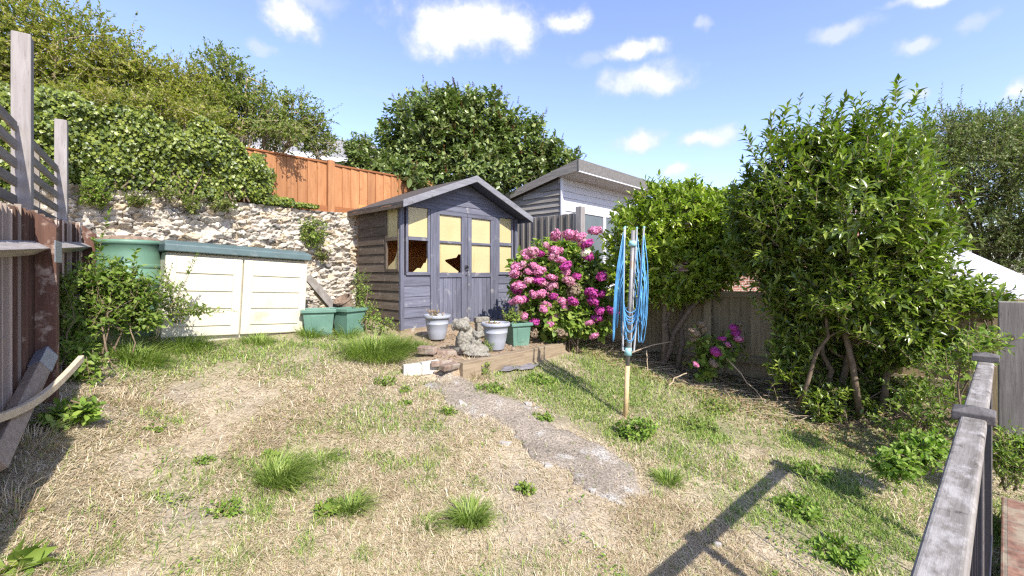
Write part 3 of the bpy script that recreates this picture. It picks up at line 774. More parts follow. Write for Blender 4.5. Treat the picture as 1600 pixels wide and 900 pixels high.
# ================================================================== WATER BUTT
p = L2W(.655, 6.10, .94)
t = thing('water_butt', "round green plastic water butt left of the cream storage box", 'water butt', p, TH)
MB().lathe([(0, -.1), (.235, -.1), (.25, .2), (.258, .52), (.268, .53), (.268, .56), (.258, .57), (.262, .85), (.262, .94), (.275, .945), (.275, .985), (.255, .985), (.250, .94), (0, .935)], 48).build('barrel', M['butt'], t, smooth=True)
MB().lathe([(.262, .986), (.258, 1.0), (.22, 1.018), (.12, 1.034), (0, 1.04)], 40).build('lid', M['debris'], t, smooth=True)
MB().lathe([(.264, .70), (.268, .705), (.268, .735), (.264, .74)], 48).build('hoop', M['butt'], t, smooth=True)

# ================================================================== GREEN TUBS
def tub(px, Yc, zc, w, h, rot, label, group="green recycling tubs", wb=None):
    X = (px-CX)/F*Yc
    t = thing('recycling_tub', label, 'tub', (X, Yc, zc), rot, group)
    a = w/2; b = a*.80; th = .012
    v = [(-b, -b*.85, -.05), (b, -b*.85, -.05), (b, b*.85, -.05), (-b, b*.85, -.05), (-a, -a*.85, h), (a, -a*.85, h), (a, a*.85, h), (-a, a*.85, h)]
    vi = [((x*(1-th/abs(x)) if x else x), y*(1-th/abs(y)), z+(.06 if z < 0 else 0)) for x, y, z in v]
    MB().add(v+vi, [(3, 2, 1, 0), (0, 1, 5, 4), (1, 2, 6, 5), (2, 3, 7, 6), (3, 0, 4, 7), (8, 9, 10, 11), (12, 13, 9, 8), (13, 14, 10, 9), (14, 15, 11, 10), (15, 12, 8, 11),
                     (4, 5, 13, 12), (5, 6, 14, 13), (6, 7, 15, 14), (7, 4, 12, 15)]).build('tub_body', M['green_plastic'], t, bevel=.018, seg=3)
    rim = MB(); e = .022; y_ = a*.85
    rim.box(-a-e, a+e, -y_-e, -y_+.004, h-.035, h+.006).box(-a-e, a+e, y_-.004, y_+e, h-.035, h+.006)
    rim.box(-a-e, -a+.004, -y_+.0045, y_-.0045, h-.035, h+.006).box(a-.004, a+e, -y_+.0045, y_-.0045, h-.035, h+.006)
    rim.build('rim', M['green_plastic'], t, bevel=.006)
    mb = MB(); sl = (a-b)/(h+.05)
    for sy in (-1,):
        f0, f1 = h*.2, h*.8
        mb.add([(-.5*b, sy*(b*.85+sl*(f0+.05)*.85+.004), f0), (.5*b, sy*(b*.85+sl*(f0+.05)*.85+.004), f0), (.5*a, sy*(b*.85+sl*(f1+.05)*.85+.004), f1), (-.5*a, sy*(b*.85+sl*(f1+.05)*.85+.004), f1),
                (-.5*b, sy*(b*.85+sl*(f0+.05)*.85-.01), f0), (.5*b, sy*(b*.85+sl*(f0+.05)*.85-.01), f0), (.5*a, sy*(b*.85+sl*(f1+.05)*.85-.01), f1), (-.5*a, sy*(b*.85+sl*(f1+.05)*.85-.01), f1)],
               [(0, 1, 2, 3), (7, 6, 5, 4), (0, 4, 5, 1), (1, 5, 6, 2), (2, 6, 7, 3), (3, 7, 4, 0)])
    mb.build('handle_panel', M['green_plastic'], t, bevel=.004)
    MB().box(-a+.016, a-.016, -y_+.016, y_-.016, h-.10, h-.06).build('soil', M['soil'], t)
    return t
tub(499, 5.62, .80, .36, .335, R(20), "green plastic tub right beside the cream storage box")
tub(546, 5.75, .80, .31, .335, R(62), "green plastic tub between another tub and the brown shed side")
tub(809, 5.80, .645, .27, .30, R(28), "green plastic tub next to the pots under the pink hydrangea", wb=1)
# planks and rubbish behind the tubs
o = MB().bar(at(480, 432, 5.95), at(527, 487, 5.95), .10, .035, (-.5, -.3, 1)).build('plank', M['grey_board'], bevel=.003)
props(o, "weathered grey plank leaning from the storage box behind the green tubs", 'plank')
o = MB().bar(at(492, 455, 6.05), at(519, 484, 6.02), .035, .10, (-.3, -.5, 1)).build('plank', M['lath'], bevel=.003)
props(o, "short pale plank leaning behind the green tub below a grey plank", 'plank')
p = at(541, 478, 6.0)
t = thing('broken_pot', "dark brown broken pot sitting in the right green tub", 'pot', p, R(30))
mb = MB(); mb.lathe([(.0, -.06), (.09, -.06), (.11, .09), (.125, .09), (.125, .12), (.11, .12), (.085, -.04), (0, -.04)], 20); mb.build('pot_body', M['debris'], t, smooth=False)
t.rotation_euler = (R(25), R(-20), 0)

# ================================================================== POTS, STATUE, BED EDGING
def pot(px, Yc, zc, d, h, label):
    t = thing('flower_pot', label, 'flower pot', ((px-CX)/F*Yc, Yc, zc), rng.random()*6, "pale grey plastic flower pots")
    r = d/2
    MB().lathe([(0, 0), (r*.56, 0), (r*.60, .012), (r*.72, h*.35), (r*.81, h*.62), (r*.825, h*.63), (r*.825, h*.655), (r*.81, h*.66), (r*.87, h*.86), (r*.98, h*.875), (r, h*.90), (r, h*.985), (r*.97, h),
                (r*.90, h), (r*.87, h*.97), (r*.84, h*.88), (0, h*.88)], 48).build('pot_body', M['pot'], t, smooth=True)
    V = [(0, 0, h*.93)]
    k = 40; vs = []; fs = []
    for i, rr in enumerate((.25, .5, .75, .835)):
        for j in range(k): vs.append((rr*r*math.cos(6.2832*j/k), rr*r*math.sin(6.2832*j/k), h*.90+.02*rng.random()))
    vs.append((0, 0, h*.91)); c = len(vs)-1
    fs += [(c, j, (j+1) % k) for j in range(k)]+[(i*k+j, i*k+(j+1) % k, (i+1)*k+(j+1) % k, (i+1)*k+j) for i in range(3) for j in range(k)]
    MB().add(vs, fs).build('soil', M['dry_soil'], t)
    return t
p1 = pot(683, 5.78, .735, .35, .315, "pale grey flower pot holding a withered plant near the shed door")
P = np.array([(-.09, -.02, .28)]*9)+rng.normal(0, .03, (9, 3))*[1, 1, .2]; D = rdir(9)*.5+[0, 0, 1]
lv, tw = shoots(P, D, rng.uniform(.1, .2, 9), 14, .045, .45, T_LANCE, 60, .4, .3)
V, Fs = join([lv, tw]); mesh_np('withered_plant', V, Fs, M['dead_leaf'], p1)
p2 = pot(774.5, 5.42, .665, .35, .325, "pale grey flower pot with bare soil at the timber edge")
mb = MB()
for i in range(14):
    a, r = rng.random()*6.28, .1*rng.random()**.5; mb.tube([(r*math.cos(a), r*math.sin(a), .285), (r*math.cos(a)+.02, r*math.sin(a), .31+.02*rng.random()), (r*math.cos(a)+.05, r*math.sin(a)+.02, .30)], .009, 5)
mb.build('dead_roots', M['debris'], p2)

# stone animal with a cub at its lap, lichen covered
sp = np.array([(733-CX)/F*5.10, 5.10, .655])
bm = bmesh.new()
def ell(c, r, rot=0., tilt=0.):
    m = bmesh.ops.create_icosphere(bm, subdivisions=3, radius=1)
    from mathutils import Matrix
    X = Matrix.Translation(c) @ Matrix.Rotation(tilt, 4, 'Y') @ Matrix.Rotation(rot, 4, 'X') @ Matrix.Diagonal((*r, 1))
    bmesh.ops.transform(bm, matrix=X, verts=m['verts'])
ell((-.045, .02, .17), (.105, .11, .17), 0, R(18))            # trunk leaning
ell((-.085, .0, .345), (.088, .085, .075))                    # head
ell((-.045, -.05, .325), (.06, .065, .045))                   # muzzle
ell((-.022, -.105, .335), (.02, .018, .016))                  # nose
ell((-.165, .01, .345), (.032, .03, .075), 0, R(12))          # hanging ear
ell((-.035, .05, .385), (.04, .04, .05), 0, R(-25))           # far ear
ell((-.095, -.055, .19), (.04, .05, .10), R(12), R(10))       # foreleg
ell((-.065, -.10, .09), (.042, .06, .035), 0, 0)
ell((.06, -.02, .07), (.17, .13, .075), 0, R(6))              # haunches and base
ell((-.06, .02, .06), (.12, .12, .07))
ell((.075, -.05, .155), (.065, .06, .085), 0, R(-12))         # cub body
ell((.095, -.07, .235), (.05, .05, .045))                     # cub head
ell((.095, -.115, .222), (.025, .028, .02))
ell((.055, -.06, .27), (.018, .015, .022)); ell((.132, -.06, .265), (.018, .015, .022))
ell((.09, -.12, .03), (.16, .06, .032), 0, R(4))              # front paws
for ex, ez in ((-.082, .365), (-.028, .365)): ell((ex, -.075, ez), (.011, .010, .011))
me = bpy.data.meshes.new('stone_animal'); bm.to_mesh(me); bm.free(); me.materials.append(M['statue'])
st = bpy.data.objects.new('stone_animal', me); col.objects.link(st); st.location = sp; st.rotation_euler = (0, 0, R(6))
m = st.modifiers.new('r', 'REMESH'); m.mode = 'VOXEL'; m.voxel_size = .008
m = st.modifiers.new('s', 'SMOOTH'); m.iterations = 3
tx = bpy.data.textures.new('rough', 'CLOUDS'); tx.noise_scale = .03
m = st.modifiers.new('d', 'DISPLACE'); m.texture = tx; m.strength = .016; m.mid_level = .5
props(st, "lichen covered stone animal statue with a cub between the pale pots", 'statue')
p = at(752, 490, 6.1)
o = MB().bar((p[0]-.09, p[1], .95), (p[0]+.09, p[1]+.08, .95), .12, .07).build('stone_block', M['statue'], bevel=.012)
MB().bar((p[0]-.07, p[1]+.01, .82), (p[0]+.07, p[1]+.08, .82), .10, .19).build('pedestal', M['statue'], o)
props(o, "rough grey stone slab behind the statue by the shed door", 'stone block')

def timber(s0, s1, c, z0, z1, label, w=.10):
    o = MB().box(0, s1-s0, 0, w, z0, z1).build('timber_sleeper', M['sleeper'], bevel=.008)
    o.location = L2W(s0, c); o.rotation_euler = (0, 0, TH); return props(o, label, 'timber', "timbers edging the raised bed")
timber(3.02, 3.98, 3.55, .42, .66, "nearer weathered timber edging the raised bed below the statue")
timber(3.985, 4.80, 3.56, .44, .662, "farther weathered timber edging the raised bed below the green tub")
def brick(px, py, yaw, mat, label, group, lift=0., tilt=0., L=.215, dz=.045):
    p = gp(px, py)
    o = MB().box(-L/2, L/2, -.05, .05, -dz*.4, dz).build('brick', M[mat], bevel=.010)
    for v_ in o.data.vertices: v_.co += Vector(rng.normal(0, .005, 3))
    o.location = p+np.array([0, 0, lift]); o.rotation_euler = (tilt, 0, yaw); return props(o, label, 'brick', group)
brick(645, 583, R(24), 'white_brick', "left of two white bricks at the head of the path", "white bricks by the path", .02, 0, .20, .085)
brick(673, 580, R(24), 'white_brick', "right of two white bricks at the head of the path", "white bricks by the path", .02, 0, .20, .085)
brick(702, 582, R(50), 'red_brick', "brown brick at the corner of the timber edging", "loose brown bricks round the bed", .04, .1)
brick(690, 574, R(15), 'red_brick', "brown brick lying between the white bricks and the timber", "loose brown bricks round the bed", .03, -.15)
brick(668, 556, R(-20), 'red_brick', "brown brick sunk in soil behind the white bricks", "loose brown bricks round the bed", .05, .2)
brick(700, 553, R(8), 'red_brick', "flat mossy brick on the bed left of the statue", "loose brown bricks round the bed", .0, .05, .25)
# weed membrane scrap
k = 14; gxx, gyy = np.meshgrid(np.linspace(-1, 1, k), np.linspace(-1, 1, k))
pm = gp(812, 578); mx_ = pm[0]+gxx*.20+gyy*.05; my_ = pm[1]+gyy*.10+gxx*.13
V = np.stack([mx_, my_, zg(mx_, my_)+.012+.05*fbm(gxx*3+4, gyy*3+4, 2.)], -1).reshape(-1, 3)-pm
ii, jj = np.meshgrid(np.arange(k-1), np.arange(k-1)); q = (jj*k+ii).ravel()
o = mesh_np('weed_membrane', V, [np.stack([q, q+1, q+k+1, q+k], 1)], M['membrane'], smooth=True); o.location = pm
props(o, "crumpled dark scrap of membrane in front of the timber edging", 'fabric')
o.modifiers.new('s', 'SOLIDIFY').thickness = .006

# ================================================================== LEFT FENCE (seen from inside: posts and rails)
LTH = math.atan2(LFD[1], LFD[0])                                  # local x runs from the far end towards the camera, local -y... garden side is +y
LLEN = np.linalg.norm(LF1-LF0)
def lf(u, e): return (LF0[0]+LFD[0]*u+LFN[0]*e, LF0[1]+LFD[1]*u+LFN[1]*e)
def lf_u(px):
    k = (px-CX)/F; return (LF0[0]-k*LF0[1])/(k*LFD[1]-LFD[0])
t = thing('paling_fence', "brown featheredge fence with weathered arris rails along the left edge", 'fence', (LF0[0], LF0[1], .8), LTH)
mb = MB(); u = 0.; up0 = lf_u(56.)
while u < LLEN:
    ftop = 2.06-.20*(u/LLEN)-.8+rng.normal(0, .012); w = .075
    zb0 = float(zg(*lf(u, 0.)))-.8-.08
    yy = rng.normal(0, .004)
    mb.add([(u, -.018+yy, zb0), (u+w, -.030+yy, zb0), (u+w, -.001+yy, zb0), (u, -.014+yy, zb0), (u, -.018+yy, ftop), (u+w, -.030+yy, ftop), (u+w, -.001+yy, ftop), (u, -.014+yy, ftop)],
           [(3, 2, 1, 0), (4, 5, 6, 7), (0, 1, 5, 4), (1, 2, 6, 5), (2, 3, 7, 6), (3, 0, 4, 7)])
    u += .056
mb.build('palings', M['pale_brown'], t)
def lpost(u, name='post'):
    zt_ = 2.05-.20*(u/LLEN)-.8
    o = MB(); w = .05
    zb0 = float(zg(*lf(u, .05)))-.8-.1
    o.add([(u-w, .0, zb0), (u+w, .0, zb0), (u+w, .10, zb0), (u-w, .10, zb0), (u-w, .0, zt_+.02), (u+w, .0, zt_+.02), (u+w, .10, zt_-.08), (u-w, .10, zt_-.06)],
          [(3, 2, 1, 0), (4, 5, 6, 7), (0, 1, 5, 4), (1, 2, 6, 5), (2, 3, 7, 6), (3, 0, 4, 7)])
    return o.build(name, M['post_brown'], t, bevel=.004)
lpost(.07); lpost(up0); lpost(up0+1.85)
def arris(u0, u1, z0, z1):
    c = [(.0, -.045), (.075, .0), (.0, .045)]
    z = lambda u: z0+(z1-z0)*u/LLEN-.8
    MB().add([(u0, y, z(u0)+dz) for y, dz in c]+[(u1, y, z(u1)+dz) for y, dz in c], [(0, 2, 1), (3, 4, 5), (0, 1, 4, 3), (1, 2, 5, 4), (2, 0, 3, 5)]).build('rail', M['arris'], t, bevel=.003)
arris(.13, up0-.055, 1.86, 1.62); arris(up0+.055, up0+1.79, 1.86, 1.62)
MB().box(up0-.10, up0+.13, .101, .106, 1.66-.8, 1.80-.8).build('rail_bracket', M['zinc'], t, bevel=.002)
# broken lower rail hanging from its bracket
P0 = at(70, 560, 2.80); P1 = at(-12, 728, 1.95)
t2 = thing('broken_rail', "snapped grey rail with a zinc bracket lying against the left fence", 'rail', P1)
MB().bar((0, 0, 0), P0-P1, .085, .06, (LFN[0], LFN[1], .6)).build('rail', M['brown_rail'], t2, bevel=.004)
d = unit((P0-P1)[None])[0]
MB().bar(P0-P1-d*.15, P0-P1+d*.07, .093, .068, (LFN[0], LFN[1], .6)).build('bracket', M['zinc'], t2, bevel=.003)
# long bent lath
q0, q1 = at(-60, 668, 1.85), at(127, 560, 2.85)
tt = np.linspace(0, 1, 14)
mb = MB()
pts = [q0+(q1-q0)*x+np.array([0, 0, -.085*math.sin(math.pi*x)]) for x in tt]
for i in range(13): pass
vs = []; side = np.array([LFN[0], LFN[1], 0.])*.014
for p in pts: vs += [p-side+[0, 0, -.02], p+side+[0, 0, -.02], p+side+[0, 0, .02], p-side+[0, 0, .02]]
fs = [(i*4+j, i*4+(j+1) % 4, i*4+4+(j+1) % 4, i*4+4+j) for i in range(13) for j in range(4)]+[(3, 2, 1, 0), (52, 53, 54, 55)]
o = mb.add(vs, fs).build('bent_lath', M['lath'], bevel=.003)
props(o, "long thin bent wooden lath drooping in front of the left fence", 'lath')

# neighbour's trellis fence behind it
PA, PB = np.array([-3.30, 3.02]), np.array([-4.274, 4.25])
tr_d = unit((PB-PA)[None])[0]; TTH = math.atan2(tr_d[1], tr_d[0]); TL = np.linalg.norm(PB-PA)
t = thing('slatted_trellis', "weathered slatted trellis between two tall pale posts beyond the left fence", 'trellis', (PA[0], PA[1], .6), TTH)
for u_, z1, w in ((0., 3.20, .047), (TL, 3.04, .044)):
    o = MB(); zt_ = z1-.6
    o.add([(u_-w, -w, 0), (u_+w, -w, 0), (u_+w, w, 0), (u_-w, w, 0), (u_-w, -w, zt_), (u_+w, -w, zt_-.02), (u_+w, w, zt_-.045), (u_-w, w, zt_)],
          [(3, 2, 1, 0), (4, 5, 6, 7), (0, 1, 5, 4), (1, 2, 6, 5), (2, 3, 7, 6), (3, 0, 4, 7)]).build('post', M['pale_post'], t, bevel=.006)
for (a, b) in ((.065, TL-.062), (-1.5, -.065)):
    mb = MB()
    for i in range(7):
        z = 1.96-i*.122; mb.box(a, b, .012, .03, z-.032, z+.032)
    mb.build('slats', M['slat'], t, bevel=.003, seg=1)
    MB().box((a+b)/2-.02, (a+b)/2+.02, .031, .06, 1.1, 2.02).build('batten', M['slat'], t)

# ================================================================== RIGHT BOUNDARY FENCE
SF = 6.13
def rline(px):   # along the boundary (c coordinate) seen through px, at s = SF
    k = (px-CX)/F; Y = SF/(k*DX+DY); return k*Y*NX+Y*NY
c_end, c_mid = rline(1640), rline(930)
t = thing('low_board_fence', "low brown boarded fence behind the laurel and the big shrub", 'fence', L2W(SF, c_mid, .28), TH-math.pi/2)
L_ = c_mid-c_end                                            # local x runs from the far end towards the camera
mb = MB(); x = 0.
while x < L_:
    h = 1.06+rng.normal(0, .006); mb.box(x, x+.117, -.01+rng.normal(0, .003), .008, .10, h); x += .12
mb.build('boards', M['old_fence'], t)
MB().box(0, L_, -.055, -.012, 1.0, 1.075).build('top_rail', M['old_rail'], t, bevel=.005)
MB().box(0, L_, -.055, -.012, .18, .27).build('bottom_rail', M['old_rail'], t, bevel=.005)
MB().box(0, L_, -.03, -.006, -.1, .098).build('gravel_board', M['old_fence'], t)
for px in (1110, 1330, 1560):
    x = c_mid-rline(px); MB().box(x-.05, x+.05, -.115, -.057, -.1, 1.13).build('post', M['old_fence'], t, bevel=.006)
cs = rline(905); ce = rline(800)
t = thing('tall_board_fence', "tall grey weathered board fence between the summerhouse and the pink hydrangea", 'fence', L2W(SF+.02, ce, .6), TH-math.pi/2)
L_ = ce-cs; mb = MB(); x = 0.
while x < L_-.1:
    mb.box(x, x+.112, -.008, .008, .0, 1.98+rng.normal(0, .006)); mb.box(x+.1, x+.15, -.026, -.009, .0, 1.97); x += .145
mb.build('boards', M['grey_board'], t)
MB().box(0, L_, .01, .05, 1.6, 1.69).build('rail', M['grey_board'], t)
MB().box(L_-.06, L_+.05, -.04, .08, 0, 2.08).build('post', M['pale_post'], t, bevel=.005)

# ================================================================== NEIGHBOUR'S CABIN
cY = 8.5; cs_ = ((877-CX)/F*cY*DX+cY*DY); cc_ = ((877-CX)/F*cY*NX+cY*NY)
t = thing('garden_cabin', "white fronted garden cabin with a grey sloping roof and weathered clapboard side", 'cabin', L2W(cs_, cc_, .6), TH)
H = 3.385-.6; CL, CD = 2.9, 2.2                                # local x = along the front, local y = back
h2 = H-.225*CD
mb = MB(); n = 26
for i in range(n):
    z0, z1 = i*H/n, (i+1)*H/n
    def yend(z): return CD if z < h2 else CD*(H-z)/(H-h2)
    ye = max(.06, yend(z1))
    mb.add([(-.03, .0, z0), (0, .0, z0), (0, ye, z0), (-.03, ye, z0), (-.004, 0, z1), (0, 0, z1), (0, ye, z1), (-.004, ye, z1)],
           [(3, 2, 1, 0), (4, 5, 6, 7), (0, 1, 5, 4), (1, 2, 6, 5), (2, 3, 7, 6), (3, 0, 4, 7)])
mb.prism([(.0, 0), (.0, H), (CD, h2), (CD, 0)], 'x', .0005, .02)
mb.build('side_wall', M['clap'], t)
zw0, zw1 = 1.15, 2.17
mb = MB(); hb = .125; z = 2.301
while z < H-.06:
    mb.add([(0, -.022, z), (CL, -.022, z), (CL, .0, z), (0, .0, z), (0, -.006, z+hb), (CL, -.006, z+hb), (CL, 0, z+hb), (0, 0, z+hb)],
           [(3, 2, 1, 0), (4, 5, 6, 7), (0, 1, 5, 4), (1, 2, 6, 5), (2, 3, 7, 6), (3, 0, 4, 7)]); z += hb
mb.box(0, .10, -.02, 0, 0, 2.30).build('front_wall', M['white_paint'], t)
MB().box(.101, CL, -.03, .02, 2.171, 2.30).build('lintel', M['white_paint'], t, bevel=.004)
MB().box(.101, CL, -.02, .0, 0, zw0-.05).build('front_panel', M['white_paint'], t, bevel=.004)
MB().box(-.035, .035, -.034, .0, 0, H).build('corner_trim', M['white_paint'], t, bevel=.004)
def cx_(px):
    X0, Y0, _ = L2W(cs_, cc_); k = (px-CX)/F; return (X0-k*Y0)/(k*DY-DX)
d = MB().box(.102, cx_(904), -.012, .0, zw0-.9, 2.169).build('door', M['white_paint'], t, bevel=.004)
MB().box(.20, cx_(902)-.05, -.018, -.0125, zw0, 2.05).build('pane', M['glass'], d)
for a, b in ((cx_(911), cx_(941)), (cx_(945), cx_(966)), (cx_(970), CL-.2)):
    w = MB().box(a-.045, a, -.034, .0, zw0-.049, 2.170).box(b, b+.045, -.034, .0, zw0-.049, 2.170).build('window', M['white_paint'], t, bevel=.003)
    MB().box(a+.001, b-.001, -.01, .0, zw0, 2.170).build('pane', M['glass'], w)
    MB().box(a+.001, b-.001, -.026, .0, zw0-.049, zw0-.001).build('sill', M['white_paint'], w, bevel=.003)
OVF = .46
r = MB(); sl = (h2-H)/CD
zf = H+.46-.0
def rp(y): return H+.02-.225*y
r.add([(-.10, -OVF, rp(-OVF)), (CL+.2, -OVF, rp(-OVF)), (CL+.2, CD+.2, rp(CD+.2)), (-.10, CD+.2, rp(CD+.2)), (-.10, -OVF, rp(-OVF)+.13), (CL+.2, -OVF, rp(-OVF)+.13), (CL+.2, CD+.2, rp(CD+.2)+.11), (-.10, CD+.2, rp(CD+.2)+.11)],
      [(3, 2, 1, 0), (4, 5, 6, 7), (0, 1, 5, 4), (1, 2, 6, 5), (2, 3, 7, 6), (3, 0, 4, 7)])
ro = r.build('roof', M['felt'], t)
MB().box(-.12, CL+.2, -OVF-.025, -OVF-.003, H+.05, H+.262).build('fascia', M['fascia'], ro, bevel=.004)
MB().box(-.11, CL+.2, -OVF-.03, -OVF-.001, H+.025, H+.047).build('drip_edge', M['white_paint'], ro)
mb = MB(); ns = 6
for i in range(ns):
    y0 = -OVF+.003+i*OVF/ns; y1 = y0+OVF/ns-.006; za = H+.047-(i/ns)*.05; zb2 = H+.047-((i+1)/ns)*.05
    mb.add([(-.095, y0, za), (CL+.19, y0, za), (CL+.19, y1, zb2), (-.095, y1, zb2), (-.095, y0, za+.012), (CL+.19, y0, za+.012), (CL+.19, y1, zb2+.012), (-.095, y1, zb2+.012)],
           [(3, 2, 1, 0), (4, 5, 6, 7), (0, 1, 5, 4), (1, 2, 6, 5), (2, 3, 7, 6), (3, 0, 4, 7)])
mb.build('soffit', M['soffit'], ro)
MB().add([(-.112, -OVF, H+.05), (-.112, .0, H+.0), (-.112, CD+.2, rp(CD+.2)-.0), (-.112, CD+.2, rp(CD+.2)+.13), (-.112, -OVF, H+.264), (-.101, -OVF, H+.05), (-.101, .0, H+.0), (-.101, CD+.2, rp(CD+.2)-.0), (-.101, CD+.2, rp(CD+.2)+.13), (-.101, -OVF, H+.264)],
         [(0, 1, 2, 3, 4), (9, 8, 7, 6, 5), (0, 5, 6, 1), (1, 6, 7, 2), (2, 7, 8, 3), (3, 8, 9, 4), (4, 9, 5, 0)]).build('barge_board', M['clap'], ro)

# ================================================================== FAR HOUSES
def house(px, Y, w, dp, h, rz, label, wall, roof, rotz, z0=.0):
    X = (px-CX)/F*Y
    t = thing('house', label, 'house', (X, Y, z0), rotz)
    MB().box(-w/2, w/2, 0, dp, 0, h).build('wall', M[wall], t)
    e = .3
    r = MB().add([(-w/2-e, -e, h-.1), (w/2+e, -e, h-.1), (w/2+e, dp/2, h+rz), (-w/2-e, dp/2, h+rz), (w/2+e, dp+e, h-.1), (-w/2-e, dp+e, h-.1),
                  (-w/2-e, -e, h+.05), (w/2+e, -e, h+.05), (w/2+e, dp/2, h+rz+.15), (-w/2-e, dp/2, h+rz+.15), (w/2+e, dp+e, h+.05), (-w/2-e, dp+e, h+.05)],
                 [(0, 1, 2, 3), (3, 2, 4, 5), (6, 9, 8, 7), (9, 11, 10, 8), (0, 6, 7, 1), (5, 4, 10, 11), (0, 3, 9, 6), (3, 5, 11, 9), (1, 7, 8, 2), (2, 8, 10, 4)]).build('roof', M[roof], t)
    MB().prism([(0.01, h-.12), (dp-.01, h-.12), (dp/2, h+rz-.05)], 'x', -w/2, w/2).build('gable', M[wall], t)
    f = MB().box(-w/2-e, w/2+e, -e-.04, -e-.002, h-.12, h+.07).build('fascia', M['white_paint'], r)
    for x in (-w*.25, w*.25):
        wn = MB().box(x-.6, x+.6, -.04, -.002, h-1.6, h-.5).build('window', M['white_paint'], t)
        MB().box(x-.52, x+.52, -.05, -.041, h-1.52, h-.58).build('pane', M['glass'], wn)
    return t
house(505, 19, 5.4, 5, 5.2, 1.5, "grey roofed white house glimpsed above the orange fence behind the branches", 'white_render', 'roof_grey', R(35), 1.2)
house(1230, 13.5, 5.2, 4.5, 3.3, 1.0, "red brick house glimpsed behind the laurel and the big shrub", 'brick_wall', 'roof_red', R(10), .0)

# ================================================================== ROTARY DRYER
b0 = gp(977, 652); tp = at(989.5, 360, 4.25)
t = thing('rotary_dryer', "folded rotary clothes dryer with blue cord standing in the green lawn", 'clothes dryer', b0)
ax = tp-b0
def AX(f, off=(0, 0, 0)): return ax*f+np.array(off)
fz = lambda py: (652-py)/(652-360)
MB().tube([AX(-.03), AX(fz(572))], .023, 14).build('lower_pole', M['rust_pole'], t, smooth=True)
MB().tube([AX(fz(572)+.001), AX(fz(360))], .0195, 14).build('pole', M['pole_metal'], t, smooth=True)
MB().tube([AX(fz(556)), AX(fz(544))], .034, 16).build('lower_hub', M['hub'], t, smooth=True)
MB().tube([AX(fz(385)), AX(fz(377))], .036, 16).build('upper_hub', M['hub'], t, smooth=True)
arm_top = [np.array([-.095, -.035, 0]), np.array([.085, -.055, 0]), np.array([.055, .08, 0]), np.array([-.06, .075, 0])]
arm_bot = [np.array([-.055, -.02, 0]), np.array([.045, -.035, 0]), np.array([.035, .05, 0]), np.array([-.04, .05, 0])]
arms = []
for i in range(4):
    a, b = AX(fz(548), arm_bot[i]), AX(fz(358)+.004*i, arm_top[i])
    arms.append((a, b))
    o = MB().tube([AX(fz(550)), a, b], .0085, 8).build('arm', M['arm_metal'], t)
    MB().tube([b, b+(b-a)*.012], .011, 8).build('end_cap', M['hub'], o)
for i in range(4):
    j = (i+1) % 4; mb = MB(); (a0, a1), (c0, c1) = arms[i], arms[j]
    mid_out = unit(((a0+c0)/2-AX(fz(548)))[None]*np.array([1, 1, 0]))[0]
    for k in range(9):
        f = .97-.062*k
        p, q = a0+(a1-a0)*f, c0+(c1-c0)*f
        zlow = AX(fz(538-6*k))[2]+rng.normal(0, .018); bul = .068-.004*k+rng.normal(0, .014)
        if i == 0: bul *= .55
        pts = []
        for x in np.linspace(0, 1, 17):
            sag = 1-abs(2*x-1)**2.6
            z = (p*(1-x)+q*x)[2]*(1-sag)+zlow*sag
            h = (p*(1-x)+q*x); dn = 1-(z-zlow)/max(.05, p[2]-zlow)
            o_ = bul*max(0, math.sin(min(1, dn*1.05)*math.pi*.66))**.7
            base = AX((z)/ax[2]); hxy = np.array([h[0]-AX(h[2]/ax[2])[0], h[1]-AX(h[2]/ax[2])[1], 0])
            sidew = (c0-a0)*np.array([1, 1, 0])*(x-.5)*.6*dn
            pts.append(np.array([base[0], base[1], z])+hxy+mid_out*o_+sidew)
        mb.tube(pts, .0042, 5)
    mb.build('cord', M['blue_cord'], t, smooth=True)

# ================================================================== HANDRAIL
rz = 1.08
t = thing('handrail', "weathered grey timber handrail with black metal infill at the lower right", 'handrail', (0, 0, rz), RTH)
tP = 2.35; tE = 3.72
# local frame: x along the rail, y to its left
t_post = (1.655*F/F); 
def rail_t(py): # distance along the rail where its top is seen at photo row py
    Yp = .52*F/(py-HY); return (Yp-.078*RL[1])/RD[1]
tP, tE = rail_t(648), rail_t(566)
MB().box(.15, tP-.034, .044, .112, -.042, 0).build('rail', M['handrail'], t, bevel=.010, seg=3)
MB().box(tP+.034, tE+.02, .044, .112, -.042, 0).build('rail', M['handrail'], t, bevel=.010, seg=3)
for x, hh in ((tP, .012), (tE+.055, .03)):
    MB().box(x-.026, x+.026, .052, .104, -1.25, -.03+hh).build('post', M['cap'], t, bevel=.005)
    c = MB(); w = .056
    c.add([(x-w, .078-w, -.029+hh), (x+w, .078-w, -.029+hh), (x+w, .078+w, -.029+hh), (x-w, .078+w, -.029+hh), (x-w, .078-w, .004+hh), (x+w, .078-w, .004+hh), (x+w, .078+w, .004+hh), (x-w, .078+w, .004+hh), (x, .078, .022+hh)],
          [(3, 2, 1, 0), (0, 1, 5, 4), (1, 2, 6, 5), (2, 3, 7, 6), (3, 0, 4, 7), (4, 5, 8), (5, 6, 8), (6, 7, 8), (7, 4, 8)])
    c.build('post_cap', M['cap'], t, bevel=.004)
for a, b in ((.2, tP-.033), (tP+.033, tE+.018)):
    MB().box(a, b, .052, .066, -.058, -.044).build('metal_channel', M['black_metal'], t, bevel=.003)
    MB().box(a, b, .050, .066, -1.02, -.99).build('lower_bar', M['black_metal'], t, bevel=.003)
x = .35
while x < tE:
    if abs(x-tP) > .05: MB().box(x-.005, x+.005, .054, .064, -.989, -.0585).build('baluster', M['black_metal'], t)
    x += .15
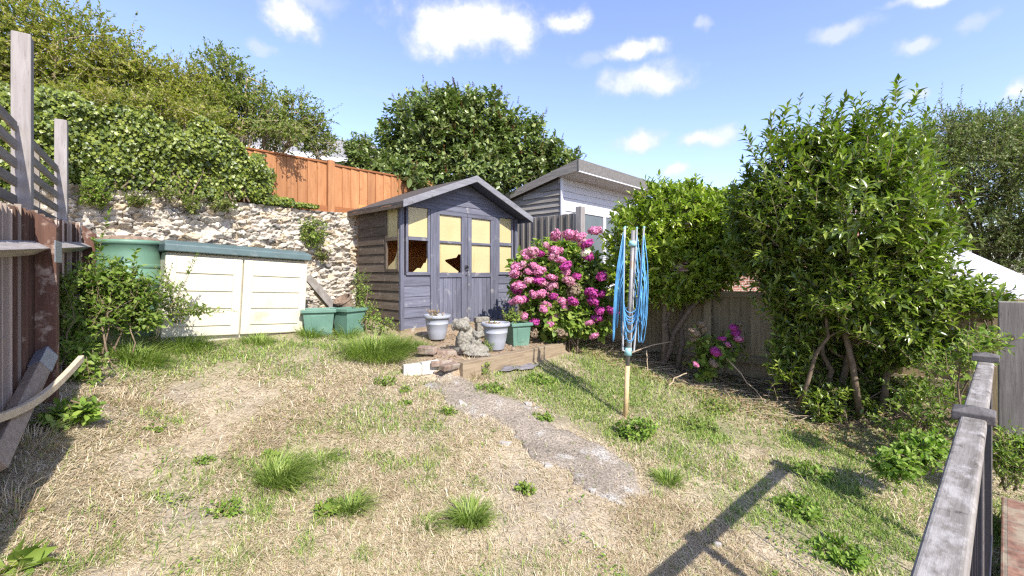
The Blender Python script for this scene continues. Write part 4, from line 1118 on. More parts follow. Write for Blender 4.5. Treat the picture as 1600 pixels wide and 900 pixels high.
MB().box(tP-.42, tP-.395, .046, .072, -1.2, -.0585).build('metal_upright', M['black_metal'], t, bevel=.003)

# ================================================================== RIGHT EDGE: post, boards, canopy
Yp = 3.7; Xp = (1583-CX)/F*Yp
t = thing('timber_gate_post', "thick grey knotty timber post beside the end of the handrail", 'post', (Xp, Yp, .0), R(-46))
MB().box(-.085, .085, -.06, .06, -.1, 1.355).build('post', M['grey_post'], t, bevel=.008)
k_ = MB().tube([(-.015, -.0595, 1.06), (-.015, -.062, 1.06)], .024, 12).build('knot', M['brown_board'], t)
MB().box(.086, 1.6, -.02, .02, .70, .79).build('rail', M['grey_board'], t, bevel=.004)
MB().box(.086, 1.6, -.02, .02, 1.22, 1.31).build('rail', M['grey_board'], t, bevel=.004)
o = MB().box(-.016, .016, -.014, .014, 0, 1.08).build('stake', M['lath'], bevel=.003)
pS = at(1513, 600, 3.3); o.location = (pS[0], pS[1], .0); o.rotation_euler = (R(2), R(-1), .4)
props(o, "thin pale wooden stake standing left of the thick grey post", 'stake')
t = thing('garden_canopy', "pale lilac white garden canopy sloping down behind the shrub at the right edge", 'canopy', at(1530, 425, 5.6)*np.array([1, 1, 0]))
ca, cb = at(1490, 386, 5.9), at(1700, 478, 5.9); da, db = at(1488, 416, 4.9), at(1705, 504, 4.9)
o0 = np.array(t.location)
w_ = [np.array(q)-o0 for q in (ca, cb, db, da)]
MB().add([q for q in w_]+[q+[0, 0, .03] for q in w_], [(3, 2, 1, 0), (4, 5, 6, 7), (0, 1, 5, 4), (1, 2, 6, 5), (2, 3, 7, 6), (3, 0, 4, 7)]).build('canopy_sheet', M['canopy'], t, bevel=.006)
MB().bar(w_[3]+[0, 0, -.05], w_[2]+[0, 0, -.05], .01, .10).build('valance', M['canopy'], t)
for q in w_: MB().tube([(q[0], q[1], -.3), (q[0], q[1], q[2])], .018, 10).build('pole', M['white_paint'], t)

# ================================================================== IVY ON THE WALL AND BANK
IC = 6.5
n = 27000
s = rng.uniform(-.45, 2.08, n)
topz = .30*(fbm(s*5, s*0, 1., 4)-.5)*2+np.interp(s, [-.5, .0, .6, 1.2, 1.6, 1.95, 2.1], [3.30, 3.36, 3.46, 3.42, 3.36, 3.20, 2.75])
botz = np.interp(s, [-.5, .2, .5, 1.0, 1.5, 2.1], [2.34, 2.50, 2.57, 2.58, 2.54, 2.52])+.13*(fbm(s*4.5, s*0, 2., 4)-.5)*2
s = s+.10*(fbm(s*0+rng.random(n)*6, s*3, 2.)-.5)
h = rng.random(n)**.85
z = botz+(topz-botz)*h
bulge = .10*np.sin(np.clip(h, 0, 1)*math.pi*.5)+.26*(fbm(s*3.6, z*3.6, 3., 4)-.35)
over = np.maximum(0, h-.9)*1.2
c = IC-.02-bulge+over+rng.normal(0, .04, n)
m_ = 2600; k_ = rng.integers(0, 6, m_); h2_ = rng.random(m_)
s2 = np.array([2.02, 2.12, 2.0, 2.3, 2.5, 2.2])[k_]+np.array([.0, .0, .0, .5, .45, .4])[k_]*(h2_-.5)+rng.normal(0, .045, m_); z2 = np.where(k_ < 3, 2.5+.68*h2_*np.array([1, .75, .9, 1, 1, 1])[k_], 2.52+.05*rng.random(m_)+.05*(k_ == 5))
c2 = IC+np.where(k_ < 3, .05, -.03)+rng.normal(0, .03, m_)
s = np.concatenate([s, s2]); z = np.concatenate([z, z2]); c = np.concatenate([c, c2]); n = len(s)
P = np.stack([s*DX+c*NX, s*DY+c*NY, z], -1)
outn = np.array([-NX, -NY, 0.])
N = outn+np.array([0, 0, .55])+rng.normal(0, .55, (n, 3))
D = np.array([0, 0, -1.])+rng.normal(0, .5, (n, 3))+outn*.25
sz = rng.uniform(.024, .045, n)
base = np.array(L2W(.8, IC, 2.45))
t = thing('ivy', "thick bright green ivy covering the top of the rubble wall at upper left", 'ivy', base)
V, Fs = place(P, D, N, sz, sz*.95, T_IVY); mesh_np('leaves', V-base, Fs, M['ivy'], t)
mb = MB()
for i in range(26):
    s0_ = rng.uniform(-.3, 1.9); pts = []
    for k in range(7):
        s0_ += rng.normal(0, .06); zz_ = 2.5+.14*k
        pts.append(np.array(L2W(s0_, IC-.10+.02*rng.normal(), zz_))-base)
    mb.tube(pts, np.linspace(.012, .005, 7), 5)
mb.build('stems', M['bark'], t)
# the bank it grows on (a soil ridge behind the ivy)
ss = np.linspace(-2.5, 2.0, 40); prof = [(0., 2.40), (.06, 2.85), (.22, 3.12), (.6, 3.15), (1.2, 2.5)]
vs = np.array([[L2W(a, IC+.12+pc_, min(pz2, np.interp(a, [-2.5, 1.0, 1.6, 2.0], [3.2, 3.1, 2.9, 2.45]))+.05*rng.normal()) for pc_, pz2 in prof] for a in ss]).reshape(-1, 3)
ii, jj = np.meshgrid(np.arange(4), np.arange(39)); q = (jj*5+ii).ravel()
props(mesh_np('bank', vs, [np.stack([q, q+1, q+6, q+5], 1)], M['soil'], smooth=True), kind='structure')

# ================================================================== SHRUBS BEHIND THE WALL (upper left)
def tops_px(lst, Yv, k=16):
    out_ = []
    for (x0, y0, x1, y1) in lst:
        a, b = at(x0, y0, Yv), at(x1, y1, Yv); out_.append((a, b-a+rng.normal(0, .05, 3), float(np.linalg.norm(b-a)), k))
    return out_
_ox, _oy = [0, 100, 200, 260, 320, 400, 440, 520], [5, 35, 80, 112, 95, 128, 160, 195]
def ragged(x0, x1, k, Yv):
    r_ = []
    for _ in range(k):
        xa = rng.uniform(x0, x1); ya = np.interp(xa, _ox, _oy)+rng.uniform(5, 30); r_.append((xa, ya+25, xa+rng.normal(6, 14), ya-rng.uniform(10, 42)))
    return tops_px(r_, Yv, 15)
hl = dict(T=T_OVAL, leaf=.048, ratio=.6, slen=(.16, .42), nleaf=18, out=.8, up=.35, twig='pale_twig', spread=62, droop=.12, back=.35)
shrub('hedge_shrub', "tall yellowish green shrub at the top left corner above the ivy", 'shrub',
      [pblob(20, 70, 5.6, 120, 95), pblob(120, 95, 5.7, 95, 80), pblob(60, 150, 5.6, 120, 60), pblob(-60, 60, 5.6, 110, 120), pblob(190, 120, 5.9, 70, 70), pblob(110, 165, 5.45, 110, 40), pblob(120, 150, 4.75, 70, 24)],
      at(60, 280, 5.7), 'hedge', n=2800, tops=tops_px([(100, 60, 112, 8), (130, 60, 140, 5), (150, 80, 166, 30), (195, 90, 212, 12), (205, 100, 235, 40), (60, 40, 70, -20)], 5.8)+ragged(40, 210, 16, 5.8), stems=8, **hl)
shrub('hedge_shrub', "yellow green shrub in the middle of the bank above the ivy with bare twigs", 'shrub',
      [pblob(215, 150, 6.0, 75, 60), pblob(270, 140, 6.2, 55, 45), pblob(250, 180, 5.85, 90, 40), pblob(310, 165, 6.3, 55, 48), pblob(330, 195, 6.1, 50, 30), pblob(230, 160, 5.1, 60, 24), pblob(310, 185, 5.45, 42, 16)],
      at(240, 280, 6.1), 'hedge', n=1600, tops=tops_px([(270, 130, 285, 78), (290, 130, 278, 68), (240, 120, 250, 85)], 6.2)+ragged(210, 320, 12, 6.2), stems=7, **hl)
shrub('arching_shrub', "loose arching shrub left of the orange fence with sky showing between its leaves", 'shrub',
      [pblob(345, 110, 6.6, 42, 40), pblob(375, 140, 6.7, 45, 38), pblob(350, 175, 6.6, 60, 45), pblob(400, 175, 6.8, 48, 40)],
      at(350, 290, 6.7), 'hedge_green', n=640, tops=tops_px([(335, 95, 322, 58), (350, 90, 345, 60), (365, 100, 395, 92), (380, 120, 415, 125), (320, 110, 300, 90)], 6.7)+ragged(310, 420, 12, 6.7), stems=9, nbranch=8, **hl)
shrub('arching_shrub', "thin open branched shrub leaning over the orange fence towards the summerhouse", 'shrub',
      [pblob(450, 175, 7.3, 48, 35), pblob(480, 200, 7.4, 42, 28), pblob(430, 210, 7.2, 45, 30), pblob(500, 225, 7.5, 35, 22), pblob(455, 205, 6.0, 34, 16), pblob(420, 195, 6.0, 26, 16)],
      at(420, 290, 7.2), 'hedge_green', n=560, tops=tops_px([(490, 190, 530, 152), (500, 200, 528, 170), (440, 150, 430, 130), (470, 160, 478, 140), (500, 235, 545, 235), (420, 170, 412, 125)], 7.4)+ragged(420, 520, 10, 7.4), stems=9, nbranch=8, **hl)
shrub('young_tree', "small broad leaved sapling rising between the orange fence and the large dark shrub", 'sapling',
      [pblob(562, 235, 8.3, 24, 26), pblob(590, 262, 8.3, 40, 26), pblob(570, 258, 8.2, 30, 22)], at(575, 330, 8.3), 'lilac', n=330, slen=(.2, .4), nleaf=12, leaf=.10, ratio=.55, T=T_OVAL,
      out=.6, up=.6, stems=3, spread=70, droop=.35, back=.5)
# big dark shrub behind the summerhouse
t, P, u = shrub('lilac_tree', "large dense dark green tree with brownish seed heads behind the summerhouse roof", 'tree',
      [pblob(680, 215, 9.8, 72, 70), pblob(740, 205, 9.8, 72, 58), pblob(640, 255, 9.6, 50, 52), pblob(800, 235, 9.9, 72, 52), pblob(850, 255, 9.9, 48, 36), pblob(720, 265, 9.6, 110, 50), pblob(705, 180, 9.8, 50, 36), pblob(628, 262, 7.7, 22, 14), pblob(655, 278, 7.7, 18, 12)],
      at(735, 400, 10.), 'lilac', n=2500, slen=(.25, .55), nleaf=14, leaf=.135, ratio=.58, T=T_OVAL, out=.8, up=.35, stems=8, stem_r=.05, spread=68, droop=.35, back=.3,
      tops=tops_px([(690, 160, 692, 138), (740, 160, 738, 142), (640, 200, 628, 150), (610, 215, 602, 178), (775, 190, 772, 170), (810, 190, 808, 172), (860, 225, 870, 205), (890, 240, 902, 232)], 9.8, 14), lump=.6, shell=(.6, .98))
n = 260; sel = rng.choice(len(P), n); q0_ = P[sel]+u[sel]*.10; dd = u[sel]*.5+[0, 0, .8]
lv, tw = shoots(q0_, dd, .16, 22, .035, .7, T_QUAD, 80, .1, .1); V, Fs = join([lv, tw]); mesh_np('seed_heads', V-np.array(t.location), Fs, M['rust'], t)
# ================================================================== RIGHT SIDE SHRUBS
shrub('laurel_bush', "rounded glossy bright green laurel bush behind the rotary dryer", 'laurel',
      [pblob(1050, 345, 6.1, 80, 65), pblob(1005, 385, 5.9, 60, 60), pblob(1100, 355, 6.1, 65, 60), pblob(1075, 415, 5.9, 85, 50), pblob(985, 435, 5.85, 40, 38), pblob(1120, 400, 5.9, 50, 45), pblob(1150, 330, 6.2, 40, 40), pblob(1165, 380, 5.9, 40, 40), pblob(1055, 452, 5.85, 60, 24)],
      gp(1042, 572), 'laurel', n=1900, slen=(.14, .28), nleaf=12, leaf=.105, ratio=.42, T=T_OVAL, out=.8, up=.45, stems=5, stem_r=.045, spread=55, droop=.10, back=.3, lump=.35, shell=(.6, .98), base_spread=.05,
      tops=tops_px([(1030, 300, 1028, 268), (1080, 300, 1086, 270), (1005, 315, 1000, 285)], 6.0, 12))
rt = dict(T=T_LANCE, leaf=.108, ratio=.36, slen=(.16, .42), nleaf=14, out=.75, up=.75, spread=58, droop=.10, opposite=True)
shrub('privet_shrub', "big upright bright green shrub with long pointed leaves above the low fence", 'shrub',
      [pblob(1330, 330, 4.45, 130, 115), pblob(1235, 320, 4.7, 75, 100), pblob(1378, 262, 4.4, 55, 70), pblob(1290, 250, 4.6, 78, 62), pblob(1415, 370, 4.3, 58, 90), pblob(1235, 430, 4.8, 75, 65), pblob(1350, 440, 4.4, 120, 65), pblob(1465, 455, 4.1, 55, 34), pblob(1280, 490, 4.7, 60, 40), pblob(1425, 505, 4.2, 70, 40), pblob(1185, 370, 4.9, 50, 60), pblob(1530, 465, 4.0, 40, 22), pblob(1235, 520, 4.8, 30, 40), pblob(1172, 318, 4.95, 36, 36), pblob(1232, 572, 4.75, 34, 20), pblob(1385, 548, 4.4, 46, 26), pblob(1455, 540, 4.1, 46, 26)],
      gp(1315, 625), 'privet', n=2650, stems=9, stem_r=.03, base_spread=.22, back=.35, lump=.7, nbranch=7,
      tops=tops_px([(1205, 240, 1222, 172), (1240, 230, 1264, 140), (1285, 200, 1300, 148), (1310, 200, 1318, 138), (1345, 200, 1350, 150), (1390, 200, 1392, 122), (1410, 190, 1424, 140), (1370, 200, 1372, 150), (1430, 260, 1450, 225),
                    (1440, 320, 1480, 300), (1450, 360, 1490, 352), (1195, 260, 1180, 230), (1500, 450, 1565, 462), (1500, 470, 1590, 455), (1510, 440, 1548, 430), (1220, 210, 1230, 165), (1400, 170, 1412, 125)]+[(x_, 235+abs(x_-1350)*.15, x_+rng.normal(4, 9), 160+abs(x_-1365)*.22+rng.normal(0, 16)) for x_ in range(1185, 1465, 9)], 4.4, 22), **rt)
shrub('evergreen_tree', "dark small leaved tree at the upper right edge behind the big green shrub", 'tree',
      [pblob(1520, 250, 8.2, 110, 80), pblob(1600, 300, 8.2, 110, 110), pblob(1480, 220, 8.2, 60, 55), pblob(1560, 210, 8.3, 85, 50), pblob(1640, 220, 8.3, 80, 60), pblob(1530, 340, 8.2, 85, 60), pblob(1450, 260, 8.1, 50, 60), pblob(1580, 385, 8.1, 70, 45)],
      at(1560, 470, 8.3), 'far_tree', n=3900, slen=(.25, .55), nleaf=18, leaf=.062, ratio=.45, T=T_LANCE, out=.75, up=.4, stems=9, stem_r=.05, spread=55, back=.3,
      tops=tops_px([(1470, 180, 1480, 120), (1500, 180, 1505, 128), (1530, 190, 1540, 148), (1560, 180, 1562, 148), (1590, 190, 1600, 150), (1445, 190, 1446, 138)], 8.2, 20))
gpk = dict(T=T_OVAL, nleaf=9, ratio=.6, out=.9, up=.8, spread=65, twig='twig')
def low(name, label, cat, blobs, base, mat='weed', n=120, leaf=.05, slen=(.1, .22), stems=3, group=None, **kw):
    a = dict(gpk); a.update(kw)
    return shrub(name, label, cat, blobs, base, mat, n=n, leaf=leaf, slen=slen, stems=stems, stem_r=.008, base_spread=.04, nbranch=2, group=group, **a)
low('leafy_shrub', "low round leafy green bush at the foot of the big shrub", 'bush', [pblob(1310, 628, 4.55, 48, 36), pblob(1355, 645, 4.5, 42, 26), pblob(1280, 640, 4.5, 26, 24), pblob(1350, 596, 4.7, 46, 30), pblob(1405, 606, 4.5, 36, 28), pblob(1262, 590, 4.8, 26, 26), pblob(1330, 560, 4.85, 60, 28), pblob(1250, 555, 4.9, 30, 26)], gp(1320, 672), 'privet', 640, .075, stems=6, T=T_LANCE, ratio=.42)
low('ground_creeper', "tangled green creeper beside the handrail post under the big shrub", 'creeper', [pblob(1430, 610, 4.0, 55, 34), pblob(1465, 570, 3.9, 38, 36), pblob(1420, 655, 3.9, 60, 26), pblob(1480, 640, 3.6, 30, 45)], gp(1430, 690), 'bramble', 150, .055, stems=9, T=T_LANCE, ratio=.5)
low('ground_creeper', "broad leaved green weeds along the left side of the handrail", 'weed', [pblob(1440, 700, 3.2, 42, 24), pblob(1400, 725, 3.1, 38, 18)], gp(1430, 728), 'weed', 150, .06, stems=4)
low('verge_weeds', "straggly green weeds growing right of the handrail by the brick paving", 'weed', [pblob(1578, 715, 3.35, 30, 30), pblob(1592, 690, 3.35, 24, 22), pblob(1563, 700, 3.3, 14, 30)], np.array(at(1578, 755, 3.4)), 'hyd_leaf', 170, .055, (.12, .25), 4, T=T_LANCE, ratio=.35)
low('verge_weeds', "yellowing sprays of leaves around the pale stake by the handrail end", 'weed', [pblob(1510, 545, 3.2, 22, 26), pblob(1545, 528, 3.2, 26, 12)], at(1513, 640, 3.3), 'hyd_leaf', 46, .07, (.15, .3), 3, T=T_LANCE, ratio=.4)
# ================================================================== LEFT SIDE SHRUBS AND WEEDS
shrub('bramble', "leafy green bramble bush in front of the water butt by the left fence", 'bush',
      [pblob(165, 440, 3.95, 58, 36), pblob(205, 455, 4.05, 50, 34), pblob(150, 490, 3.85, 55, 34), pblob(215, 490, 4.1, 40, 24), pblob(120, 530, 3.6, 28, 34), pblob(130, 575, 3.3, 30, 20)], gp(165, 560), 'bramble', n=400, slen=(.14, .34), nleaf=11, leaf=.064, ratio=.55,
      T=T_OVAL, out=.9, up=.5, stems=7, stem_r=.008, spread=65, tops=tops_px([(150, 410, 158, 315), (205, 430, 208, 385), (165, 410, 140, 375), (170, 520, 185, 470)], 4.0, 18))
shrub('bramble', "thin leafy shoots growing up the left end of the cream storage box", 'bush',
      [pblob(278, 470, 4.35, 24, 34), pblob(305, 480, 4.35, 34, 14), pblob(262, 445, 4.3, 12, 30)], gp(270, 525), 'bramble', n=62, slen=(.14, .3), nleaf=11, leaf=.042, ratio=.55,
      T=T_OVAL, out=.9, up=.5, stems=5, stem_r=.006, spread=65, tops=tops_px([(285, 450, 290, 385), (290, 430, 300, 388), (300, 480, 368, 468), (300, 490, 350, 478)], 4.35, 16))
low('fence_weeds', "bright green leafy weeds at the foot of the left fence", 'weed', [pblob(118, 640, 2.75, 28, 15), pblob(90, 655, 2.65, 22, 12)], gp(115, 665), 'weed', 70, .06, (.08, .16))
low('fence_weeds', "shaded dark creeper climbing the brown fence post at the left", 'creeper', [pblob(105, 470, 3.55, 14, 50), pblob(100, 570, 3.3, 22, 34)], gp(105, 600), 'bramble', 130, .045, (.1, .2))
low('yellow_weed', "yellow flowering bushy weed against the brown side of the summerhouse", 'weed', [pblob(565, 450, 6.05, 14, 30), pblob(572, 490, 5.9, 22, 24), pblob(600, 505, 5.75, 22, 12)], gp(575, 525), 'weed', 200, .035, (.08, .2))
for (px, py, rx, ry, lab, nn) in ((490, 362, 22, 24, "biggest leafy plant rooted in the rubble wall face above the storage box", 120), (300, 318, 14, 13, "small plant sprouting from the wall below the ivy middle", 40), (345, 318, 24, 7, "fringe of leaves at the wall top under the right end of the ivy", 50),
                                  (150, 300, 26, 24, "hanging leaves over the wall end beside the trellis post", 120), (218, 310, 18, 10, "little green tuft near the left of the wall top", 40), (262, 300, 22, 8, "sparse dry sprig at the wall top below the ivy", 30), (505, 395, 12, 10, "yellowing sprig low on the wall right of the storage box lid", 22)):
    Yw = on_line(px, 6.4)[2]
    low('wall_plant', lab, 'plant', [pblob(px, py, Yw-.05, rx, ry, .10)], at(px, py+ry*.6, Yw+.02), 'hyd_leaf' if nn > 60 else 'hedge_green', nn, .04, (.08, .2), 2, 'plants rooted in the rubble wall')

# ================================================================== HYDRANGEAS
def head_mesh(name, r, mat, nfl=80):
    u = rdir(nfl); u[:, 2] = u[:, 2]*.8+.15; u = unit(u); P = u*r*[1, 1, .72]*rng.uniform(.78, 1.06, (nfl, 1))*(.8+.4*vnoise(u[:, 0]*2+9, u[:, 1]*2+9, u[:, 2]*2+9))[:, None]
    ref = rdir(nfl); A = unit(np.cross(u, ref)); B = np.cross(u, A); parts = []
    for k in range(4):
        a = k*math.pi/2; d = A*math.cos(a)+B*math.sin(a)
        parts.append(place(P, d+u*rng.normal(.15, .25, (nfl, 1)), u+rng.normal(0, .3, (nfl, 3)), r*rng.uniform(.24, .38, nfl), r*.27, T_QUAD))
    # join per floret so each floret is its own island group
    V, Fs = join(parts)
    core = MB().lathe([(0, -r*.6), (r*.5, -r*.3), (r*.78, .05*r), (r*.5, r*.45), (0, r*.6)], 10)
    b = len(V); V = np.concatenate([V, np.array(core.v)])
    Fs.append(np.array([[i+b for i in f] for f in core.f]))
    me_o = mesh_np(name, V, Fs, M[mat]); me = me_o.data; bpy.data.objects.remove(me_o); return me
HEADS = {k: head_mesh('flower_head', .072, m) for k, m in (('pink', 'petal_pink'), ('deep', 'petal_deep'), ('pale', 'petal_pale'), ('white', 'petal_white'), ('dead', 'petal_dead'))}
def hydrangea(label, blobs, base, n, leaf, heads, Yh, scale=1.):
    t, P, u = shrub('hydrangea', label, 'hydrangea', blobs, base, 'hyd_leaf', n=n, slen=(.12, .26), nleaf=8, leaf=leaf, ratio=.68, T=T_OVAL, out=.8, up=.5, stems=12, stem_r=.010, spread=72, droop=.3, back=.4, base_spread=.1, nbranch=4, twig='twig')
    b = np.array(t.location)
    for (px, py, dy, kind, k) in heads:
        o = bpy.data.objects.new('flower_head', HEADS[kind]); col.objects.link(o); o.parent = t
        o.location = at(px, py, Yh+dy)-b; o.scale = (k*scale, k*scale*rng.uniform(.8, 1.1), k*scale*rng.uniform(.75, 1.)); o.rotation_euler = (R(rng.normal(25, 18)), R(rng.normal(0, 18)), rng.random()*6)
    return t
hp = [(868, 372, 'pink'), (885, 368, 'pink'), (913, 375, 'pink'), (935, 362, 'pink'), (858, 385, 'pale'), (872, 392, 'pink'), (838, 392, 'pale'), (822, 398, 'pink'), (845, 400, 'deep'), (860, 402, 'pale'),
      (805, 415, 'pink'), (818, 412, 'pale'), (833, 410, 'pink'), (878, 410, 'pink'), (890, 418, 'deep'), (913, 395, 'white'), (915, 385, 'deep'), (918, 402, 'deep'), (880, 424, 'pink'), (843, 425, 'pink'), (858, 430, 'pink'),
      (805, 432, 'pink'), (815, 445, 'pink'), (830, 424, 'pink'), (800, 450, 'deep'), (835, 458, 'pink'), (850, 462, 'pink'), (862, 466, 'deep'), (878, 470, 'pink'), (893, 470, 'deep'), (905, 432, 'deep'), (935, 432, 'deep'),
      (925, 460, 'deep'), (940, 462, 'deep'), (932, 475, 'deep'), (937, 484, 'deep'), (957, 482, 'deep'), (825, 490, 'pink'), (845, 477, 'pink'), (860, 478, 'pink'), (882, 480, 'pink'), (853, 505, 'pink'), (920, 508, 'pink'), (928, 502, 'deep'),
      (928, 520, 'pink'), (870, 492, 'pale'), (835, 505, 'deep'), (812, 465, 'pink'), (826, 470, 'deep'), (868, 448, 'pale'), (898, 452, 'dead'), (848, 445, 'pale'), (875, 517, 'dead'), (833, 521, 'dead'), (800, 470, 'pink'), (842, 440, 'deep'), (890, 440, 'pale'), (905, 380, 'pale'), (828, 438, 'pale')]
hydrangea("large hydrangea bush covered in pink flower heads right of the summerhouse", [pblob(840, 440, 6.25, 46, 50), pblob(880, 420, 6.45, 55, 48), pblob(915, 440, 6.35, 38, 55), pblob(870, 490, 6.1, 60, 38), pblob(925, 490, 6.15, 32, 35)],
          gp(880, 545), 760, .12, [(x+rng.normal(0, 3.5), y+rng.normal(0, 3.), rng.normal(0, .06), k, rng.uniform(.75, 1.3)) for x, y, k in hp], 5.82)
hp2 = [(1146, 512, 'deep', 1.0), (1150, 520, 'deep', 1.1), (1154, 530, 'pink', 1.), (1128, 529, 'deep', .9), (1138, 538, 'pink', .9), (1118, 550, 'deep', 1.25), (1087, 569, 'pink', .8), (1100, 515, 'dead', 1.1), (1085, 520, 'dead', 1.2), (1095, 508, 'dead', 1.), (1083, 530, 'dead', .9), (1115, 568, 'dead', 1.1), (1155, 507, 'dead', .9)]
hydrangea("small straggly hydrangea with a few magenta flowers against the low brown fence", [pblob(1135, 540, 5.3, 26, 24), pblob(1100, 560, 5.3, 20, 28), pblob(1095, 530, 5.3, 16, 16)],
          gp(1105, 595), 62, .095, [(x, y, rng.normal(0, .04), k, sc) for x, y, k, sc in hp2], 5.15, .68)

# ================================================================== GRASS
def blades(P, yaw, pitch, L, W, bend):
    """curved grass blades: two quads and a tip each"""
    n = len(P); h = np.stack([np.cos(yaw), np.sin(yaw), np.zeros(n)], -1); up = np.array([0, 0, 1.])
    side = np.stack([-np.sin(yaw), np.cos(yaw), np.zeros(n)], -1)
    D = h*np.cos(pitch)[:, None]+up*np.sin(pitch)[:, None]; D2 = h*np.cos(pitch-bend)[:, None]+up*np.sin(pitch-bend)[:, None]
    m = P+D*(L*.5)[:, None]; tip = m+D2*(L*.5)[:, None]
    w = (W*.5)[:, None]*side
    V = np.stack([P-w, P+w, m-w*.8, m+w*.8, tip], 1).reshape(-1, 3); o = (np.arange(n)*5)[:, None]
    return V, [o+np.array([[0, 1, 3, 2]]), o+np.array([[2, 3, 4]])]
def lawn_pts(n, ymin=.75):
    y = ymin+(6.6-ymin)*rng.random(n*4); x = (rng.random(n*4)*2-1)*(1.2*y+.2)
    keep = rng.random(n*4) < np.minimum(1, (1.9/np.hypot(x, y))**1.25)
    s = x*DX+y*DY; c = x*NX+y*NY; dl = (x-LF0[0])*LFN[0]+(y-LF0[1])*LFN[1]
    keep &= (dl > .02) & (c < 6.4) & (s < 6.1) & ~((s > 2.75) & (s < 4.9) & (c > 3.5)) & ~((s > 3.2) & (c > 5.0))
    rl = x*RL[0]+y*RL[1]; keep &= (rl > .02) | (x*RD[0]+y*RD[1] > 4.8)
    keep &= ~((s > bs0-.02) & (s < bs1+.02) & (c > 5.62))
    return x[keep][:n], y[keep][:n]
n = 430000
x, y = lawn_pts(n)
pm_ = in_poly(x, y, PATH_POLY)
PM = (PL+PR)/2; dd2 = np.full(len(x), 9.); ti = np.zeros(len(x))
for k in range(0, 90, 3):
    wd_ = np.linalg.norm(PL[k]-PR[k])/2; dk = np.hypot(x-PM[k, 0], y-PM[k, 1])/max(wd_, .05); better = dk < dd2; dd2 = np.where(better, dk, dd2); ti = np.where(better, k/89., ti)
pg = .05+.95*sstep(.35, .95, dd2+.8*(fbm(x*6, y*6, 4., 4)-.5))+1.1*sstep(.62, .98, ti+.3*(fbm(x*5, y*5, 9.)-.5))
keep = ~pm_ | (rng.random(len(x)) < pg*.85)
s = x*DX+y*DY; bare = sstep(.55, .68, fbm(x*1.9+3, y*1.9+1, 5., 4))*.8
keep &= (rng.random(len(x)) > bare) & (rng.random(len(x)) > sstep(5.2, 5.7, s)*.75)
x, y = x[keep], y[keep]; z = zg(x, y)
gmask = lawn_green(x, y); isg = rng.random(len(x)) < gmask*.85
far_k = np.clip(np.hypot(x, y)/2.2, .8, 2.2)
yaw = rng.random(len(x))*6.283+.0; 
isb = (rng.random(len(x)) < .6*sstep(.53, .66, fbm(x*2.4+8, y*2.4+2, 15., 4))) & ~isg
for kind, mask, mat, lab in ((0, ~isg & ~isb, 'straw', None), (2, isb, 'thatch', None), (1, isg, 'lawn_green', None)):
    xx, yy, zz_ = x[mask], y[mask], z[mask]; m = len(xx); fk = far_k[mask]
    clump = fbm(xx*4, yy*4, 3.+kind)
    if kind != 1:
        zz_ = zz_+rng.random(m)*.016*clump; L = rng.uniform(.025, .085, m)*(.6+.8*clump); pitch = np.abs(rng.normal(.18, .28, m)); bend = rng.normal(.25, .3, m); W = rng.uniform(.0018, .0036, m)*fk
    else:
        L = rng.uniform(.03, .075, m)*(.6+.9*clump); pitch = rng.uniform(.35, 1.35, m); bend = rng.uniform(.2, 1., m); W = rng.uniform(.002, .004, m)*fk
    V, Fs = blades(np.stack([xx, yy, zz_-.002], -1), yaw[mask]+.8*(fbm(xx*2, yy*2, 1.)-.5), pitch, L, W, bend)
    props(mesh_np(('dry_grass', 'green_grass', 'thatch')[kind], V, Fs, M[mat]), ("pale dried out grass of the lawn", "green grass growing through the dry lawn", "browner matted thatch in patches of the lawn")[kind], 'grass', kind='stuff')

x, y = lawn_pts(60000); cm = rng.random(len(x)) < sstep(.60, .70, fbm(x*4.2+5, y*4.2+3, 21., 3))*(.12+.6*lawn_green(x, y)); cm &= ~in_poly(x, y, PATH_POLY)
x, y = x[cm], y[cm]; P = np.stack([x, y, zg(x, y)+rng.uniform(.004, .03, len(x))], -1)
V, Fs = place(P, rdir(len(x))*[1, 1, .35], rdir(len(x))*.4+[0, 0, 1], rng.uniform(.012, .028, len(x)), rng.uniform(.010, .02, len(x)), T_OVAL)
props(mesh_np('clover', V, Fs, M['weed']), "small leaved clover and creeping weeds spread through the lawn", 'clover', kind='stuff')

def tuft(px, py, w, h, mat='tuft', n=320, label='', name='grass_tuft', group='green tufts in the lawn', lean=(0, 0), wd=.006):
    p = gp(px, py); k = p[1]/F; r = w*k; hh = h*k
    t_ = rng.random(n)*6.28; rr = r*.55*np.sqrt(rng.random(n))
    P = np.stack([rr*np.cos(t_)+p[0], rr*np.sin(t_)*.8+p[1]], -1); P = np.concatenate([P, zg(P[:, 0], P[:, 1])[:, None]-.005], 1)
    pitch = np.clip(1.45-.95*rr/max(r*.55, .01)*rng.uniform(.5, 1.1, n), .2, 1.5)
    yaw = t_+rng.normal(0, .5, n); L = hh*rng.uniform(.6, 1.25, n)
    V, Fs = blades(P, yaw, pitch, L, rng.uniform(.6, 1.2, n)*wd, rng.uniform(.3, 1.1, n))
    V[4::5] += np.array([lean[0], lean[1], 0])*hh
    o = mesh_np(name, V-p, Fs, M[mat]); o.location = p
    return props(o, label, 'grass tuft', group)
tuft(440, 757, 42, 60, n=520, label="biggest bright green grass tuft, left of centre in the dry lawn", lean=(.25, .1))
tuft(550, 800, 26, 40, n=260, label="dark green grass tuft beside a yellow green weed in the dry lawn", lean=(.2, .1))
tuft(735, 818, 32, 48, n=420, label="spiky green grass tuft at the front centre of the dry lawn")
tuft(668, 822, 30, 28, n=110, label="sparse flattened grass tuft just left of the spiky tuft", lean=(.5, 0))
tuft(1045, 755, 30, 32, n=240, label="green grass tuft at the right end of the concrete path")
tuft(500, 722, 40, 30, n=120, label="thin faded green tuft behind the biggest tuft", lean=(.3, 0))
